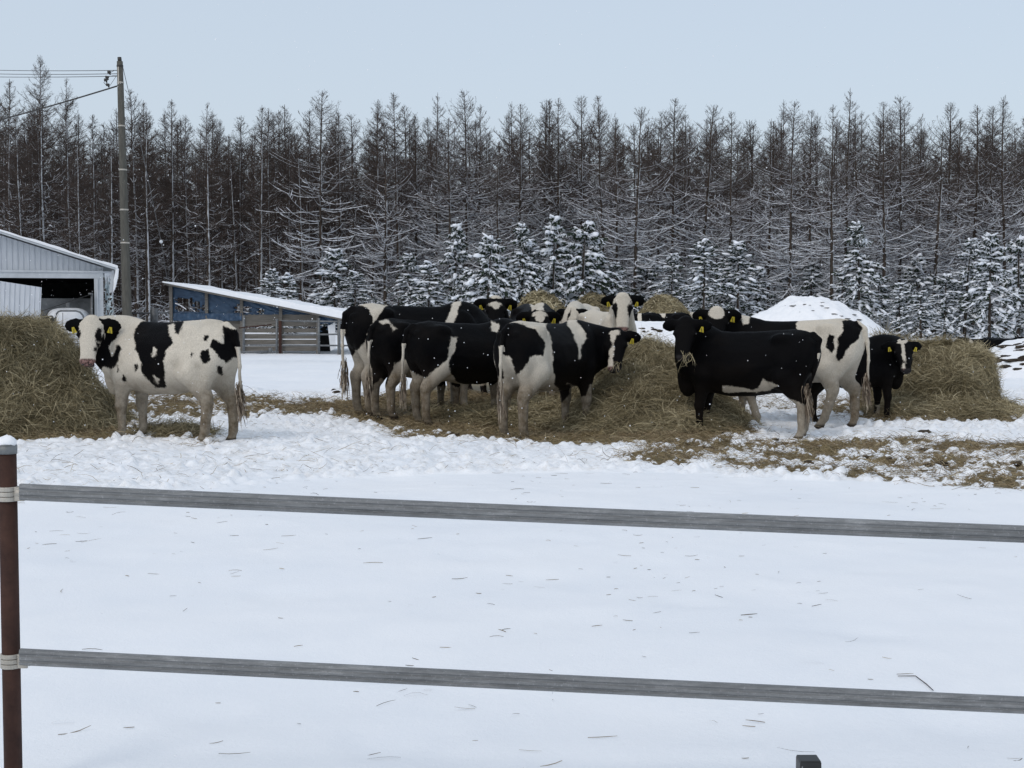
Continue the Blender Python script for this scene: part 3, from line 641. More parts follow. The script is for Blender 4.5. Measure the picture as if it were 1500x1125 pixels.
marks = [(20, 'above the left end of the white barn'), (110, 'above the barn gable'), (165, 'just left of the utility pole'), (260, 'between the utility pole and the blue shed'), (350, 'above the high end of the blue shed'), (510, 'above the snowy roof of the blue shed'),
         (620, 'behind the rumps of the huddled cows'), (745, 'above the middle of the cow huddle'), (830, 'above the largest hay bale'), (900, 'above the cream faced cow'), (1000, 'above the wide far hay bale'), (1075, 'above the black faced cow'), (1170, 'above the left slope of the snow mound'),
         (1290, 'above the right slope of the snow mound'), (1400, 'above the right haystack'), (2000, 'near the right edge above the snow heap')]
from collections import defaultdict
byz = defaultdict(list)
for t_ in front: byz[next(nm for lim, nm in marks if t_[0] < lim)].append(t_)
ordn = ['first', 'second', 'third', 'fourth', 'fifth', 'sixth', 'seventh']
for nm, lst in byz.items():
    tall = min(lst, key=lambda q: q[1])
    for k, q in enumerate(lst):
        edge_ = q[0] < 0 or q[0] > 1500
        if q is tall and len(lst) > 1: lb = 'tallest bare larch %s' % nm
        elif len(lst) == 1: lb = 'bare larch standing %s' % nm
        else: lb = '%s larch from the left %s' % (ordn[k], nm)
        tree_at(*q, lb, 'front larches of the wood')
# rows behind, nothing tells these apart
for row in range(6):
    Yr = 94 + row * 5.0
    n_ = 37
    for k in range(n_):
        px = -170 + 1840 * (k + 0.5 + rng.uniform(-0.4, 0.4)) / n_
        base_top = 172 + 22 * math.sin(px / 140.0 + row) + rng.uniform(-8, 42) + (-28 if px < 60 else 0)
        part = 'left, dark brown part' if px < 480 else ('middle part' if px < 980 else 'right, snow laden part')
        tree_at(px, base_top, Yr + rng.uniform(-2, 2), 'bare larch among the rear rows in the %s of the wood' % part, 'larches in the rear rows, ' + part)
# young spruces under the wood edge
spruces = [(397, 395, 78, 'dark'), (420, 402, 76, ''), (490, 366, 79, ''), (520, 398, 78, ''), (600, 372, 78, ''), (628, 385, 74, ''), (668, 330, 76, ''), (711, 343, 73, ''), (742, 372, 77, ''), (763, 329, 74, ''), (783, 352, 77, ''), (809, 318, 75, ''), (851, 322, 75, ''), (875, 362, 78, ''), (905, 385, 77, ''), (947, 372, 79, ''), (985, 372, 76, ''), (1031, 352, 73, ''), (1058, 385, 77, ''),
           (1082, 355, 75, ''), (1110, 392, 78, ''), (1150, 400, 80, ''), (1190, 385, 79, ''), (1262, 325, 74, ''), (1235, 395, 77, ''), (1288, 400, 78, ''), (1318, 415, 70, ''), (1350, 425, 69, ''), (1345, 375, 79, ''), (1415, 350, 76, ''), (1452, 344, 68, ''), (1495, 345, 75, ''), (1520, 395, 70, ''), (1385, 400, 75, '')]
lm = [(440, 'behind the blue shed'), (560, 'beside the low end of the blue shed'), (650, 'behind the rumps of the huddled cows'), (735, 'above the black faced cow with the cream poll'), (830, 'just above the largest hay bale'), (930, 'near the cream faced cow'), (1010, 'behind the wide far hay bale'), (1100, 'between the far hay bale and the snow mound'),
      (1215, 'behind the left slope of the snow mound'), (1305, 'behind the right slope of the snow mound'), (1400, 'behind the right haystack'), (2000, 'at the right edge behind the snow heap')]
byz = defaultdict(list)
for t_ in sorted(spruces): byz[next(nm for lim, nm in lm if t_[0] < lim)].append(t_)
for nm, lst in byz.items():
    tall = min(lst, key=lambda q: q[1])
    for k, q in enumerate(lst):
        px, topy, Y, _ = q; src = SPR[int(rng.integers(7))]; top = P(px, topy, Y); s = (top.z - 0.15) / src[2]
        lb = ('tallest' if q is tall else ordn[k] + ' from left') + ' snow laden young spruce ' + nm if len(lst) > 1 else 'snow laden young spruce ' + nm
        plant('spruce_tree', src, top.x, Y, 0.15, s, rng.uniform(0, 6.28), lb, 'tree', 'young spruces at the wood edge', rng.normal(0, 0.03), sx=min(1.35, max(0.8, 1.15 / s)) * rng.uniform(0.9, 1.2))
# brushwood of snowy saplings at the foot of the wood
def brush():
    r = np.random.default_rng(5); V = []; Fs = []; Mi = []; n0 = 0
    n = 24000; x = r.uniform(-36, 42, n); y = r.uniform(82, 118, n); h = r.uniform(0.2, 3.6, n) * np.interp(x, [-36, -14, -6, 40], [0.5, 0.55, 1.15, 1.3])
    a = r.uniform(0, 6.283, n); e = r.normal(0.12, 0.4, n); L = r.uniform(0.4, 1.6, n)
    d = np.stack([np.cos(a) * np.cos(e), np.sin(a) * np.cos(e), np.sin(e)], -1)
    p0 = np.stack([x, y, h], -1); pth = p0[:, None] + d[:, None] * (L[:, None] * np.linspace(0, 1, 4))[..., None]; pth[..., 2] += np.array([0, 0.06, 0.04, -0.06]) * L[:, None]
    snowy = r.random(n) < np.interp(x, [-36, -14, -4, 40], [0.22, 0.3, 0.85, 0.9])
    v, f = tubes(pth, np.tile([0.016, 0.013, 0.01, 0.006], (n, 1)), 2); V.append(v); Fs.append(f); Mi.append(np.zeros(len(f))); n0 = len(v)
    v, f = tubes(pth[snowy] + (0, 0, 0.02), np.tile([0.024, 0.03, 0.026, 0.012], (snowy.sum(), 1)) * r.uniform(0.6, 1.4, (snowy.sum(), 1)), 3); V.append(v); Fs.append(f + n0); Mi.append(np.ones(len(f))); n0 += len(v)
    k = 900; x = r.uniform(-36, 42, k); y = r.uniform(90, 124, k); hh = r.uniform(2, 9, k)
    v, f = tubes(np.stack([np.stack([x, y, 0 * x], -1), np.stack([x + r.normal(0, .2, k), y, hh], -1)], 1), np.tile([0.05, 0.03], (k, 1)), 4); V.append(v); Fs.append(f + n0); Mi.append(np.zeros(len(f)))
    return mk_mesh('brushwood', np.concatenate(V), np.concatenate(Fs), midx=np.concatenate(Mi))
o = link('brushwood', brush(), [M['twig'], M['tree_snow']])
tag(o, 'tangle of snowy brushwood and saplings filling the foot of the wood', 'brushwood', kind='stuff')
# the far side of the wood, one mass of trunks and crowns
def far_wood():
    r = np.random.default_rng(9); V = []; Fs = []; n0 = 0
    n = 760; x = r.uniform(-120, 125, n); y = r.uniform(122, 160, n); H = r.uniform(11, 17.5, n) * np.interp(y, [122, 160], [0.98, 1.2])
    pt = np.stack([np.stack([x, y, 0 * x], -1), np.stack([x, y, H * 0.5], -1), np.stack([x, y, H], -1)], 1)
    v, f = tubes(pt, np.tile([0.17, 0.1, 0.02], (n, 1)), 5); V.append(v); Fs.append(f); n0 += len(v)
    k = 150; i = np.repeat(np.arange(n), k); m = len(i); fr = r.random(m) ** 0.8 * 0.9 + 0.08; a = r.uniform(0, 6.283, m); L = np.interp(fr, [0, .5, 1], [2.2, 2.0, 0.3]) * r.uniform(0.5, 1.1, m); e = np.interp(fr, [0, .5, 1], [0, .3, .9]) + r.normal(0, .25, m)
    p0 = np.stack([x[i], y[i], fr * H[i]], -1); d = np.stack([np.cos(a) * np.cos(e), np.sin(a) * np.cos(e), np.sin(e)], -1)
    v, f = tubes(np.stack([p0, p0 + d * L[:, None] * 0.5, p0 + d * L[:, None]], 1), np.tile([0.035, 0.05, 0.02], (m, 1)), 2); V.append(v); Fs.append(f + n0)
    return mk_mesh('distant_wood', np.concatenate(V), np.concatenate(Fs))
o = link('distant_wood', far_wood(), [M['twig']]); tag(o, 'dark mass of bare larches deep inside the wood', 'wood', kind='stuff')

# ------------------------------------------------------------------ buildings, pole, fences
def corr_sheet(name, x0, x1, top, bot, Y, mat, parent, pitch=0.16, depth=0.02, skew=0.0):
    """ribbed sheet facing the camera; top / bot are functions of x"""
    xs_ = []; 
    n = int((x1 - x0) / pitch)
    for k in range(n + 1):
        a = x0 + (x1 - x0) * k / max(n, 1)
        xs_ += [(a, 0), (a + pitch * 0.66, 0), (a + pitch * 0.72, depth), (a + pitch * 0.92, depth)]
    xs_ = [(min(a, x1), d) for a, d in xs_]
    v = []
    for a, d in xs_: v += [(a, Y + d, bot(a)), (a + skew * (top(a) - bot(a)), Y + d, top(a))]
    k = len(xs_); f = [(2 * i, 2 * i + 2, 2 * i + 3, 2 * i + 1) for i in range(k - 1) if xs_[i + 1][0] - xs_[i][0] > 1e-4]
    m = MB(); m.add(v, f); o = m.build(name, mat, parent); s_ = o.modifiers.new('thickness', 'SOLIDIFY'); s_.thickness = 0.003; return o
BY = 42.0
BA = 0.29                              # the barn stands turned by this much, its right wall out of sight
def bp(px, py, Y=BY): return P(px, py, Y)
inv = lambda o, root: setattr(o, 'matrix_parent_inverse', Matrix.Translation(-root.location))
BC = bp(151, 400).x                      # right front corner
def bl(px, py, ly=0.0):                 # photo point on a plane parallel to the gable, ly metres behind it, in the barn's own axes
    d = ray(px, py); ca, sa = math.cos(BA), math.sin(BA)
    # depth axis (-sa, ca); solve ((t*d - C) . depth) = ly
    t_ = (ly + (BC * -sa + BY * ca)) / (d[0] * -sa + d[1] * ca); x, y = d[0] * t_ - BC, d[1] * t_ - BY
    return Vector((x * ca + y * sa, ly, CAMH + d[2] * t_))
barn = empty('barn', (BC, BY, 0), BA); tag(barn, 'white ribbed metal barn with open dark doorway at the left edge, snow along its roof', 'barn')
bpart = lambda o: o
q0, q1 = bl(2, 340), bl(170, 393); slope = (q1.z - q0.z) / (q1.x - q0.x)
class V2: pass
rx1 = q1; rx0 = Vector((q1.x - 7.6, 0, q1.z - slope * 7.6))
def roofz(x): return rx0.z + slope * abs(x - rx0.x)
xr_ = 0.0; xl = 2 * rx0.x - xr_; bz_ = bl(151, 397).z; dz = bl(138, 408).z; xd = bl(138, 420).x; BW = 0.0
bpart(corr_sheet('gable_wall', xl, xr_, lambda x: roofz(x) - 0.10, lambda x: bz_, 0.0, M['white_sheet'], barn))
m = MB(); m.box(((xl + xr_) / 2, -0.05, (bz_ + dz) / 2), (xr_ - xl, 0.12, bz_ - dz)); m.box(((xl + xr_) / 2, -0.115, bz_ - 0.03), (xr_ - xl, 0.05, 0.06)); m.build('door_beam', M['trim'], barn, bevel=0.01)
m = MB(); m.box(((xd + xr_) / 2, -0.04, (dz + 0.15) / 2), (xr_ - xd, 0.14, dz - 0.15)); m.box((xd + 0.09, -0.13, (dz + 0.15) / 2), (0.05, 0.05, dz - 0.15)); m.build('door_post', M['trim'], barn, bevel=0.01)
m = MB(); xe = rx1.x; m.prism([(rx0.x, roofz(rx0.x) - 0.06), (xe, roofz(xe) - 0.06), (xe, roofz(xe)), (rx0.x, roofz(rx0.x))], -0.35, 13)
xe2 = 2 * rx0.x - xe; m.prism([(rx0.x - 0.003, roofz(rx0.x) - 0.06), (xe2, roofz(xe) - 0.06), (xe2, roofz(xe)), (rx0.x - 0.003, roofz(rx0.x))], -0.35, 13); m.build('roof', M['trim'], barn)
m = MB()
for a_ in (0, 1):
    xs_ = np.linspace(rx0.x, xe + 0.05, 40) if a_ == 0 else np.linspace(xe2 - 0.05, rx0.x, 40)
    m.prism([(x, roofz(x) + 0.004) for x in xs_] + [(x, roofz(x) + 0.075 + 0.018 * math.sin(x * 3.1) + 0.01 * math.sin(x * 9)) for x in xs_[::-1]], -0.38, 13)
m.build('roof_snow', M['snow'], barn)
h_ = roofz(xe)
m = MB(); m.prism([(xe - 0.02, h_ + 0.06), (xe + 0.08, h_ - 0.02), (xe + 0.06, h_ - 0.26), (xe - 0.03, h_ - 0.62), (xe - 0.10, h_ - 0.76), (xe - 0.08, h_ - 0.36), (xe - 0.02, h_ - 0.08)], -0.36, -0.22)
m.prism([(xe - 0.02, h_ + 0.05), (xe + 0.08, h_ - 0.03), (xe + 0.05, h_ - 0.16), (xe - 0.03, h_ - 0.05)], -0.219, 12.9); m.build('eave_snow', M['snow'], barn, bevel=0.02)
m = MB(); m.prism([(xe - 0.13, h_ - 0.07), (xe - 0.05, h_ - 0.07), (xe - 0.12, h_ - 0.74), (xe - 0.22, h_ - 0.74)], -0.2, -0.13); m.build('eave_board', M['trim'], barn)
m = MB()
for k in range(11): xk = 0.05 + 0.022 * k; m.tube([(xk, -0.1, h_ - 0.16), (xk, -0.1, h_ - 0.30 - 0.24 * abs(math.sin(k * 2.1)))], [0.012, 0.002], 5)
m.box((0.15, 0, h_ - 0.13), (0.3, 0.1, 0.06)); m.build('icicles', M['tree_snow'], barn)
yb = 11
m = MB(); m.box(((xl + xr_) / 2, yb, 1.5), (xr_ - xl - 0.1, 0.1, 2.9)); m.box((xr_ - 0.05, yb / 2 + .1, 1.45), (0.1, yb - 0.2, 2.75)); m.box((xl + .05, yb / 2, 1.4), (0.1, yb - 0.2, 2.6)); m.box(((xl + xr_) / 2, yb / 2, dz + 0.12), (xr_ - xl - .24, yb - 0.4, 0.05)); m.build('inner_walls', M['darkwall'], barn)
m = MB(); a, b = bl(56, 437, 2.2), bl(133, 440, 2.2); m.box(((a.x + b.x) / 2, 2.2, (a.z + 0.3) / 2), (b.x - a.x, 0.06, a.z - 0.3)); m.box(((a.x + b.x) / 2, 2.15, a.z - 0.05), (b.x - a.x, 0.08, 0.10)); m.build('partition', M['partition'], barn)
tk = empty('milk_tank', (bp(100, 458, BY - 0.3).x, BY - 0.3, 0.2)); tag(tk, 'pale rounded tank standing inside the barn doorway behind the hoop gate', 'tank')
vi, fi = ico(3); q = vi.copy(); q = np.sign(q) * np.abs(q) ** 0.55; q = q * (0.62, 0.5, 0.62) + (0, 0, 0.78)
link('shell', mk_mesh('shell', q, fi), M['tank'], tk); m = MB(); m.tube([(-0.4, -.2, 0), (-0.4, -.2, .35)], .04); m.tube([(0.4, -.2, 0), (0.4, -.2, .35)], .04); m.tube([(0, 0, 1.3), (0, 0, 1.55)], .07); m.build('fittings', M['pipe'], tk)
# torn plastic sheet beside the post
r = np.random.default_rng(2); vv = []; nx_, nz_ = 7, 22
for i in range(nz_):
    for j in range(nx_):
        px_ = 153 + j * (1.6 + 0.4 * math.sin(i * 1.3)) + (i / nz_) * 2.5 + r.normal(0, 0.3); py_ = 398 + i * 3.5
        if i > 14: px_ += (i - 14) * 0.35 * j * 0.25
        vv.append(tuple(bp(px_, py_, BY + 0.1 + r.normal(0, 0.04) + 0.05 * math.sin(j * 2.2 + i * .6))))
ff = [(i * nx_ + j, i * nx_ + j + 1, (i + 1) * nx_ + j + 1, (i + 1) * nx_ + j) for i in range(nz_ - 1) for j in range(nx_ - 1) if r.random() > (0.30 if i > 6 else 0.08)]
me = bpy.data.meshes.new('plastic_sheet'); me.from_pydata(vv, [], ff); me.update(); o = link('plastic_sheet', me, M['plastic']); s_ = o.modifiers.new('thickness', 'SOLIDIFY'); s_.thickness = 0.004
tag(o, 'torn translucent plastic sheet hanging beside the barn door post', 'plastic sheet')
# leaning ribbed door panel
PY = BY - 4.4
a, b, c, d_ = bp(-70, 402, PY), bp(56, 421, PY), bp(50, 474, PY), bp(-70, 474, PY)
pan = corr_sheet('door_panel', a.x, b.x, lambda x: a.z + (b.z - a.z) * (x - a.x) / (b.x - a.x), lambda x: d_.z - 0.6, PY, M['white_sheet'], None, 0.135, 0.018, 0.06)
tag(pan, 'loose white ribbed door panel leaning across the barn doorway, tilted down to the right', 'door panel')
m = MB(); m.tube([bp(-40, 452, PY - .3), bp(10, 470, PY - .2), bp(60, 456, BY - 3.0), bp(132, 431.5, BY - 0.3)], 0.014, 6); tag(m.build('rope', M['bolt'], None, True), 'thin dark rope rising from the left haystack to the barn door post', 'rope')
m = MB(); m.tube([bp(134.5, 429, BY - 0.3), bp(134.5, 515, BY - 0.3)], 0.04, 8); m.box(bp(132.5, 430.5, BY - 0.34), (0.12, 0.08, 0.06)); tag(m.build('gate_post', M['pipe'], None, True), 'narrow pipe post at the barn doorway with the rope tied on top', 'post')
# hoop topped feed gate
gt = empty('pipe_gate', (bp(100, 520, 38).x, 38, 0.2)); tag(gt, 'grey pipe gate with rounded hoop top in front of the barn doorway', 'gate')
GYY = 38.0; m = MB(); l_, r_ = 81.5, 123.5
arc = [bp(l_, 522, GYY), bp(l_, 465, GYY), bp(l_ + 1.2, 460, GYY), bp(l_ + 4, 456.5, GYY), bp(l_ + 8, 455.3, GYY), bp(r_ - 12, 455.3, GYY), bp(r_ - 6, 457.5, GYY), bp(r_ - 2, 462, GYY), bp(r_, 469, GYY), bp(r_, 522, GYY)]
m.tube(arc, 0.026, 8); inv(m.build('hoop', M['pipe'], gt, True), gt)
for py in (483, 489, 496.5, 503, 510, 517, 523):
    m = MB(); m.tube([bp(74, py, GYY), bp(128, py + 0.5, GYY)], 0.02, 6); inv(m.build('rail', M['pipe'], gt, True), gt)
m = MB(); m.tube([bp(74.5, 474, GYY), bp(74.5, 526, GYY)], 0.035, 8); inv(m.build('post', M['pipe'], gt, True), gt)
m = MB(); m.tube([bp(92, 458, GYY), bp(92, 482, GYY)], 0.008, 5); m.tube([bp(80, 474, GYY), bp(92, 479, GYY)], 0.012, 5); inv(m.build('latch', M['bolt'], gt, True), gt)
m = MB(); m.box(bp(72, 472, 38.6), (0.26, 0.2, 0.26)); m.tube([bp(67, 468, 38.6), bp(70, 464, 38.6), bp(76, 463, 38.6), bp(79, 470, 38.6)], 0.03, 6); m.tube([bp(72, 476, 38.6), bp(72, 526, 38.6)], 0.06, 8)
tag(m.build('water_bowl', M['black'], None, False, 0.02), 'dark drinking bowl on a post left of the hoop gate', 'drinking bowl')

# blue shed
SY = 42.0; shed = empty('blue_shed', (bp(370, 500, SY).x, SY, 0.2)); tag(shed, 'low lean-to shed with torn blue tarpaulin walls, grey boards and a snowy sloping roof', 'shed')
def sp_part(m, name, mat, **k): o = m.build(name, mat, shed, **k); inv(o, shed); return o
rl, rr_ = bp(245, 415, SY), bp(516, 469.5, SY)
def sz(x): return rl.z + (rr_.z - rl.z) * (x - rl.x) / (rr_.x - rl.x)
m = MB(); m.prism([(rl.x, rl.z - 0.05), (rr_.x, rr_.z - 0.05), (rr_.x, rr_.z), (rl.x, rl.z)], SY - 0.35, SY + 4.0); sp_part(m, 'roof', M['wood'])
m = MB(); n = 60; xs_ = np.linspace(rl.x - 0.06, rr_.x + 0.03, n); th = lambda x: 0.05 + 0.20 * ((x - rl.x) / (rr_.x - rl.x)) + 0.016 * math.sin(x * 4.2) + 0.008 * math.sin(x * 11)
m.prism([(x, sz(x) + 0.004) for x in xs_] + [(x, sz(x) + th(x)) for x in xs_[::-1]], SY - 0.38, SY + 4.0); sp_part(m, 'roof_snow', M['snow'], bevel=0.03)
for px in (252, 304, 355, 412, 466, 497):
    m = MB(); a = bp(px, 500, SY); top = sz(a.x) - 0.06; m.box((a.x, SY - 0.06, (top + 0.15) / 2), (0.09, 0.09, top - 0.15)); sp_part(m, 'post', M['wood'])
for k, (py0, py1) in enumerate([(459, 468.5), (469, 479), (480, 487), (488, 496), (497, 505), (506, 514)]):
    m = MB(); a, b = bp(356, py0 + .4, SY), bp(464, py1, SY)
    m.box(((a.x + b.x) / 2, SY + 0.02 + 0.012 * (k % 2), (a.z + b.z) / 2 + rng.normal(0, .01)), (b.x - a.x, 0.035, a.z - b.z - 0.012), ry=rng.normal(0, 0.002)); sp_part(m, 'board', M['wood'])
m = MB(); a, b = bp(306, 459, SY), bp(354, 515, SY); m.box(((a.x + b.x) / 2, SY + 0.03, (a.z + b.z) / 2), (b.x - a.x, 0.03, a.z - b.z)); sp_part(m, 'low_wall', M['wood'])
# tarpaulin with tears: crinkled sheet, pieces missing
def tarp(name, x0, x1, topf, botf, holes, Y=SY + 0.0, nx=60, nz=16, parent=shed):
    v = []; r = np.random.default_rng(int(x0)); 
    for i in range(nz + 1):
        for j in range(nx + 1):
            px = x0 + (x1 - x0) * j / nx; a = bp(px, 450, Y); tz, bz_ = topf(a.x), botf(px)
            z_ = bz_ + (tz - bz_) * i / nz; v.append((a.x, Y + 0.02 * math.sin(px * 0.9) + 0.015 * math.sin(px * 0.33 + i) + r.normal(0, 0.004), z_))
    f = []
    for i in range(nz):
        for j in range(nx):
            c = np.mean([v[i * (nx + 1) + j], v[(i + 1) * (nx + 1) + j + 1]], 0); u_ = 750 + c[0] / Y * FPX; w_ = HOR - (c[2] - CAMH) / Y * FPX
            if any(hx0 + 2 * math.sin(w_) < u_ < hx1 + 2 * math.sin(w_ * 1.3) and hy0 < w_ < hy1 for hx0, hx1, hy0, hy1 in holes): continue
            f.append((i * (nx + 1) + j, i * (nx + 1) + j + 1, (i + 1) * (nx + 1) + j + 1, (i + 1) * (nx + 1) + j))
    me = bpy.data.meshes.new(name); me.from_pydata(v, [], f); me.polygons.foreach_set('use_smooth', [True] * len(f)); me.update()
    o = link(name, me, M['tarp'], parent); inv(o, shed); s_ = o.modifiers.new('thickness', 'SOLIDIFY'); s_.thickness = 0.004; return o
zf = lambda py: (lambda px: bp(px, py, SY).z)
tarp('tarpaulin', 253, 470, lambda x: sz(x) - 0.05, zf(461), [(258, 283, 437, 456), (286, 293, 441, 456), (296, 302, 446, 455), (345, 352, 446, 458), (357, 366, 449, 458), (379, 387, 452, 460)])
tarp('tarpaulin_skirt', 253, 354, lambda x: bp(300, 459, SY).z, zf(470), [], Y=SY - 0.12, nz=6)
tarp('tarpaulin_rags', 467, 514, lambda x: sz(x) - 0.05, zf(486), [(470, 480, 474, 490), (486, 493, 472, 490), (498, 501, 470, 490), (505, 510, 474, 490)], nx=40)
m = MB(); a, b = bp(467, 478, SY + 2.5), bp(484, 515, SY + 2.5); m.box(((a.x + b.x) / 2, SY + 2.5, (a.z + b.z) / 2), (b.x - a.x, 0.05, a.z - b.z)); sp_part(m, 'back_wall', M['darkwall'])
m = MB()
for (a, b, c, d_) in [((480, 477), (491, 474), (492, 510), (484, 514))]: m.add([bp(*a, SY - .1), bp(*b, SY - .1), bp(*c, SY - .1), bp(*d_, SY - .1), bp(*a, SY - .06), bp(*b, SY - .06), bp(*c, SY - .06), bp(*d_, SY - .06)], [(0, 1, 2, 3), (7, 6, 5, 4), (0, 4, 5, 1), (1, 5, 6, 2), (2, 6, 7, 3), (3, 7, 4, 0)])
tag(m.build('white_board', M['tank'], None), 'white board leaning at the low end of the blue shed', 'board')
# pipe fence in front of the shed
FY = 36.0; pf = empty('pipe_fence', (bp(412, 500, FY).x, FY, 0.2)); tag(pf, 'grey pipe fence with a rusty post in front of the blue shed', 'fence')
for a, b, nm in [((412, 470), (560, 472), 'rail'), ((412, 490.5), (560, 489), 'rail'), ((357, 505.5), (560, 506.5), 'rail')]:
    m = MB(); m.tube([bp(*a, FY), bp(*b, FY)], 0.022, 8); inv(m.build(nm, M['pipe'], pf, True), pf)
for px, t_, mt in ((410.5, 470, 'rust'), (405.5, 467, 'pipe'), (467, 466, 'pipe'), (357, 462, 'pipe'), (497, 469, 'pipe')):
    m = MB(); m.tube([bp(px, t_, FY), bp(px, 518, FY)], 0.032 if mt != 'rust' else 0.045, 8); inv(m.build('post', M[mt], pf, True), pf)
m = MB(); m.tube([bp(350, 480.5, FY - .1), bp(398, 475.5, FY - .1)], 0.018, 6); inv(m.build('rusty_bar', M['rust'], pf, True), pf)
m = MB(); m.tube([bp(345, 516, 34), bp(398, 514.5, 34)], 0.022, 8); m.box(bp(396, 513, 34), (0.09, 0.05, 0.13)); tag(m.build('low_bar', M['pipe'], None, True), 'low pipe bar with rusty end bracket lying across the snow in front of the shed', 'pipe')
m = MB(); m.tube([bp(226, 451, 46), bp(226, 480, 46)], 0.13, 10); tag(m.build('stub_post', M['pipe'], None, True), 'short thick grey post between the utility pole and the blue shed', 'post')
m = MB(); m.tube([bp(188, 459, 47), bp(250, 458, 47)], 0.03, 6); tag(m.build('wire_rail', M['pipe'], None, True), 'thin grey rail behind the stub post, running towards the blue shed', 'rail')

# utility pole and wires
UY = 40.0; up_ = empty('utility_pole', (bp(187, 480, UY).x, UY, 0.2)); tag(up_, 'tall tapered grey concrete utility pole rising between the barn and the blue shed', 'utility pole')
a, b = bp(175.5, 90, UY), bp(187.5, 485, UY); b.z = 0.1
def upp(m, n, mt, sm=True): o = m.build(n, M[mt], up_, sm); inv(o, up_); return o
m = MB(); m.tube([b.lerp(a, k / 8) for k in range(9)], [0.15 - 0.065 * k / 8 for k in range(9)], 16); upp(m, 'pole', 'concrete')
m = MB(); m.tube([a + Vector((0, 0, -.02)), a + Vector((-0.01, 0, 0.12))], [0.062, 0.058], 12); upp(m, 'cap', 'bolt')
for py in (96, 118, 175, 233, 286, 330):
    f_ = (485 - py) / 395; c = b.lerp(a, f_); m = MB(); m.tube([c - Vector((0, 0, .022)), c + Vector((0, 0, .022))], 0.156 - 0.065 * f_ + 0.004, 16); upp(m, 'band', 'clamp' if py > 110 else 'bolt')
m = MB(); m.box(a + Vector((-0.02, -0.09, -0.42)), (0.035, 0.03, 0.5)); upp(m, 'bracket', 'clamp', False)
for (x_, y_) in ((160, 105.5), (157, 113), (155, 117), (158, 124)):
    m = MB(); c = bp(x_, y_, UY - .1); m.tube([c - Vector((0.045, 0, 0)), c + Vector((0.045, 0, 0))], [0.045, 0.03], 8); m.tube([c, c + Vector((0.03, 0, -.08))], [0.03, 0.02], 8); upp(m, 'insulator', 'bolt')
m = MB(); m.tube([bp(162, 106, UY - .1), bp(168, 103, UY - .1), bp(172, 103, UY)], 0.008, 5); m.tube([bp(155, 117, UY - .1), bp(152, 121, UY - .1), bp(155, 124, UY - .1), bp(160, 127, UY - .1)], 0.008, 5); m.tube([bp(160, 127, UY - .1), bp(166, 118, UY - .1), bp(170, 112, UY - .1)], 0.006, 5); m.tube([bp(157, 113, UY - .1), bp(165, 111, UY - .1), bp(173, 111, UY)], 0.008, 5); upp(m, 'jumper', 'bolt')
GW = 'overhead wires running left from the utility pole'
for k, (y0_, y1_, lab) in enumerate([(103, 97.5, 'topmost of the three thin wires running left from the utility pole'), (108, 103.5, 'middle of the three thin wires running left from the utility pole'), (111.5, 109, 'lowest of the three thin wires running left from the utility pole')]):
    p0, p1 = bp(173, y0_, UY), bp(-220, y1_ - 6, 58); m = MB(); pts = [p0.lerp(p1, s) - Vector((0, 0, 0.5 * s * (1 - s))) for s in np.linspace(0, 1, 14)]
    m.tube(pts, 0.011, 5); tag(m.build('power_line', M['pipe'], None, True), lab, 'wire', GW)
m = MB(); p0, p1 = bp(175, 125, UY), bp(-160, 214, 46); pts = [p0.lerp(p1, s) - Vector((0, 0, 0.35 * s * (1 - s))) for s in np.linspace(0, 1, 16)]; m.tube(pts, 0.022, 6)
tag(m.build('cable', M['bolt'], None, True), 'thick dark cable sloping down to the left from the utility pole', 'cable')
m = MB(); m.tube([bp(179.5, 96, UY), bp(206, 210, UY + 1), bp(236, 354, UY + 2), bp(250, 440, UY + 2.5)], 0.009, 5); o = m.build('guy_wire', M['pipe'], None, True); tag(o, 'thin guy wire slanting down to the right from the pole top, white ball on it', 'wire')
vi, fi = ico(2); c = bp(236, 354, UY + 2); o2 = link('ball_insulator', mk_mesh('ball_insulator', vi * 0.055 + np.array(c), fi), M['tank'], o)

# front fence
FP = empty('front_fence', (P(14, 900, 4.1).x, 4.1, 0.0)); tag(FP, 'rusty brown fence post with two galvanised rails crossing the foreground', 'fence')
def fp(m, n, mt, sm=True, parent=FP, bevel=0): o = m.build(n, M[mt], parent, sm, bevel); (inv(o, FP) if parent is FP else None); return o
pt_, pb_ = P(10.5, 664, 4.1), P(10.5, 664, 4.1); pb_ = Vector((pt_.x + 0.0, 4.1, -0.05))
m = MB(); m.tube([pb_, Vector((pt_.x, 4.1, 0.4)), pt_], 0.027, 24); fp(m, 'post', 'rust')
A_, B_ = P(30, 720.5, 4.07), P(1500, 780.5, 3.93); e_ = A_ + (B_ - A_) * 1.74; m = MB(); m.tube([Vector((e_.x, e_.y + 0.042, -0.15)), Vector((e_.x, e_.y + 0.042, e_.z + 0.15))], 0.027, 24); fp(m, 'post', 'rust')
m = MB(); m.tube([pt_ + Vector((0, 0, -0.001)), pt_ + Vector((0, 0, 0.024))], 0.0295, 24); m.tube([pt_ + Vector((0, 0, 0.023)), pt_ + Vector((0, 0, 0.028))], 0.0275, 24); fp(m, 'cap', 'galv')
vi, fi = ico(3); q = vi * (0.028, 0.028, 0.024); q[:, 2] = np.maximum(q[:, 2], -0.004); q[:, 2] += 0.006 * vnoise(vi * 3, 4); q += np.array(pt_) + (0, 0, 0.03)
o = link('snow_cap', mk_mesh('snow_cap', q, fi), M['snow'], FP); inv(o, FP)
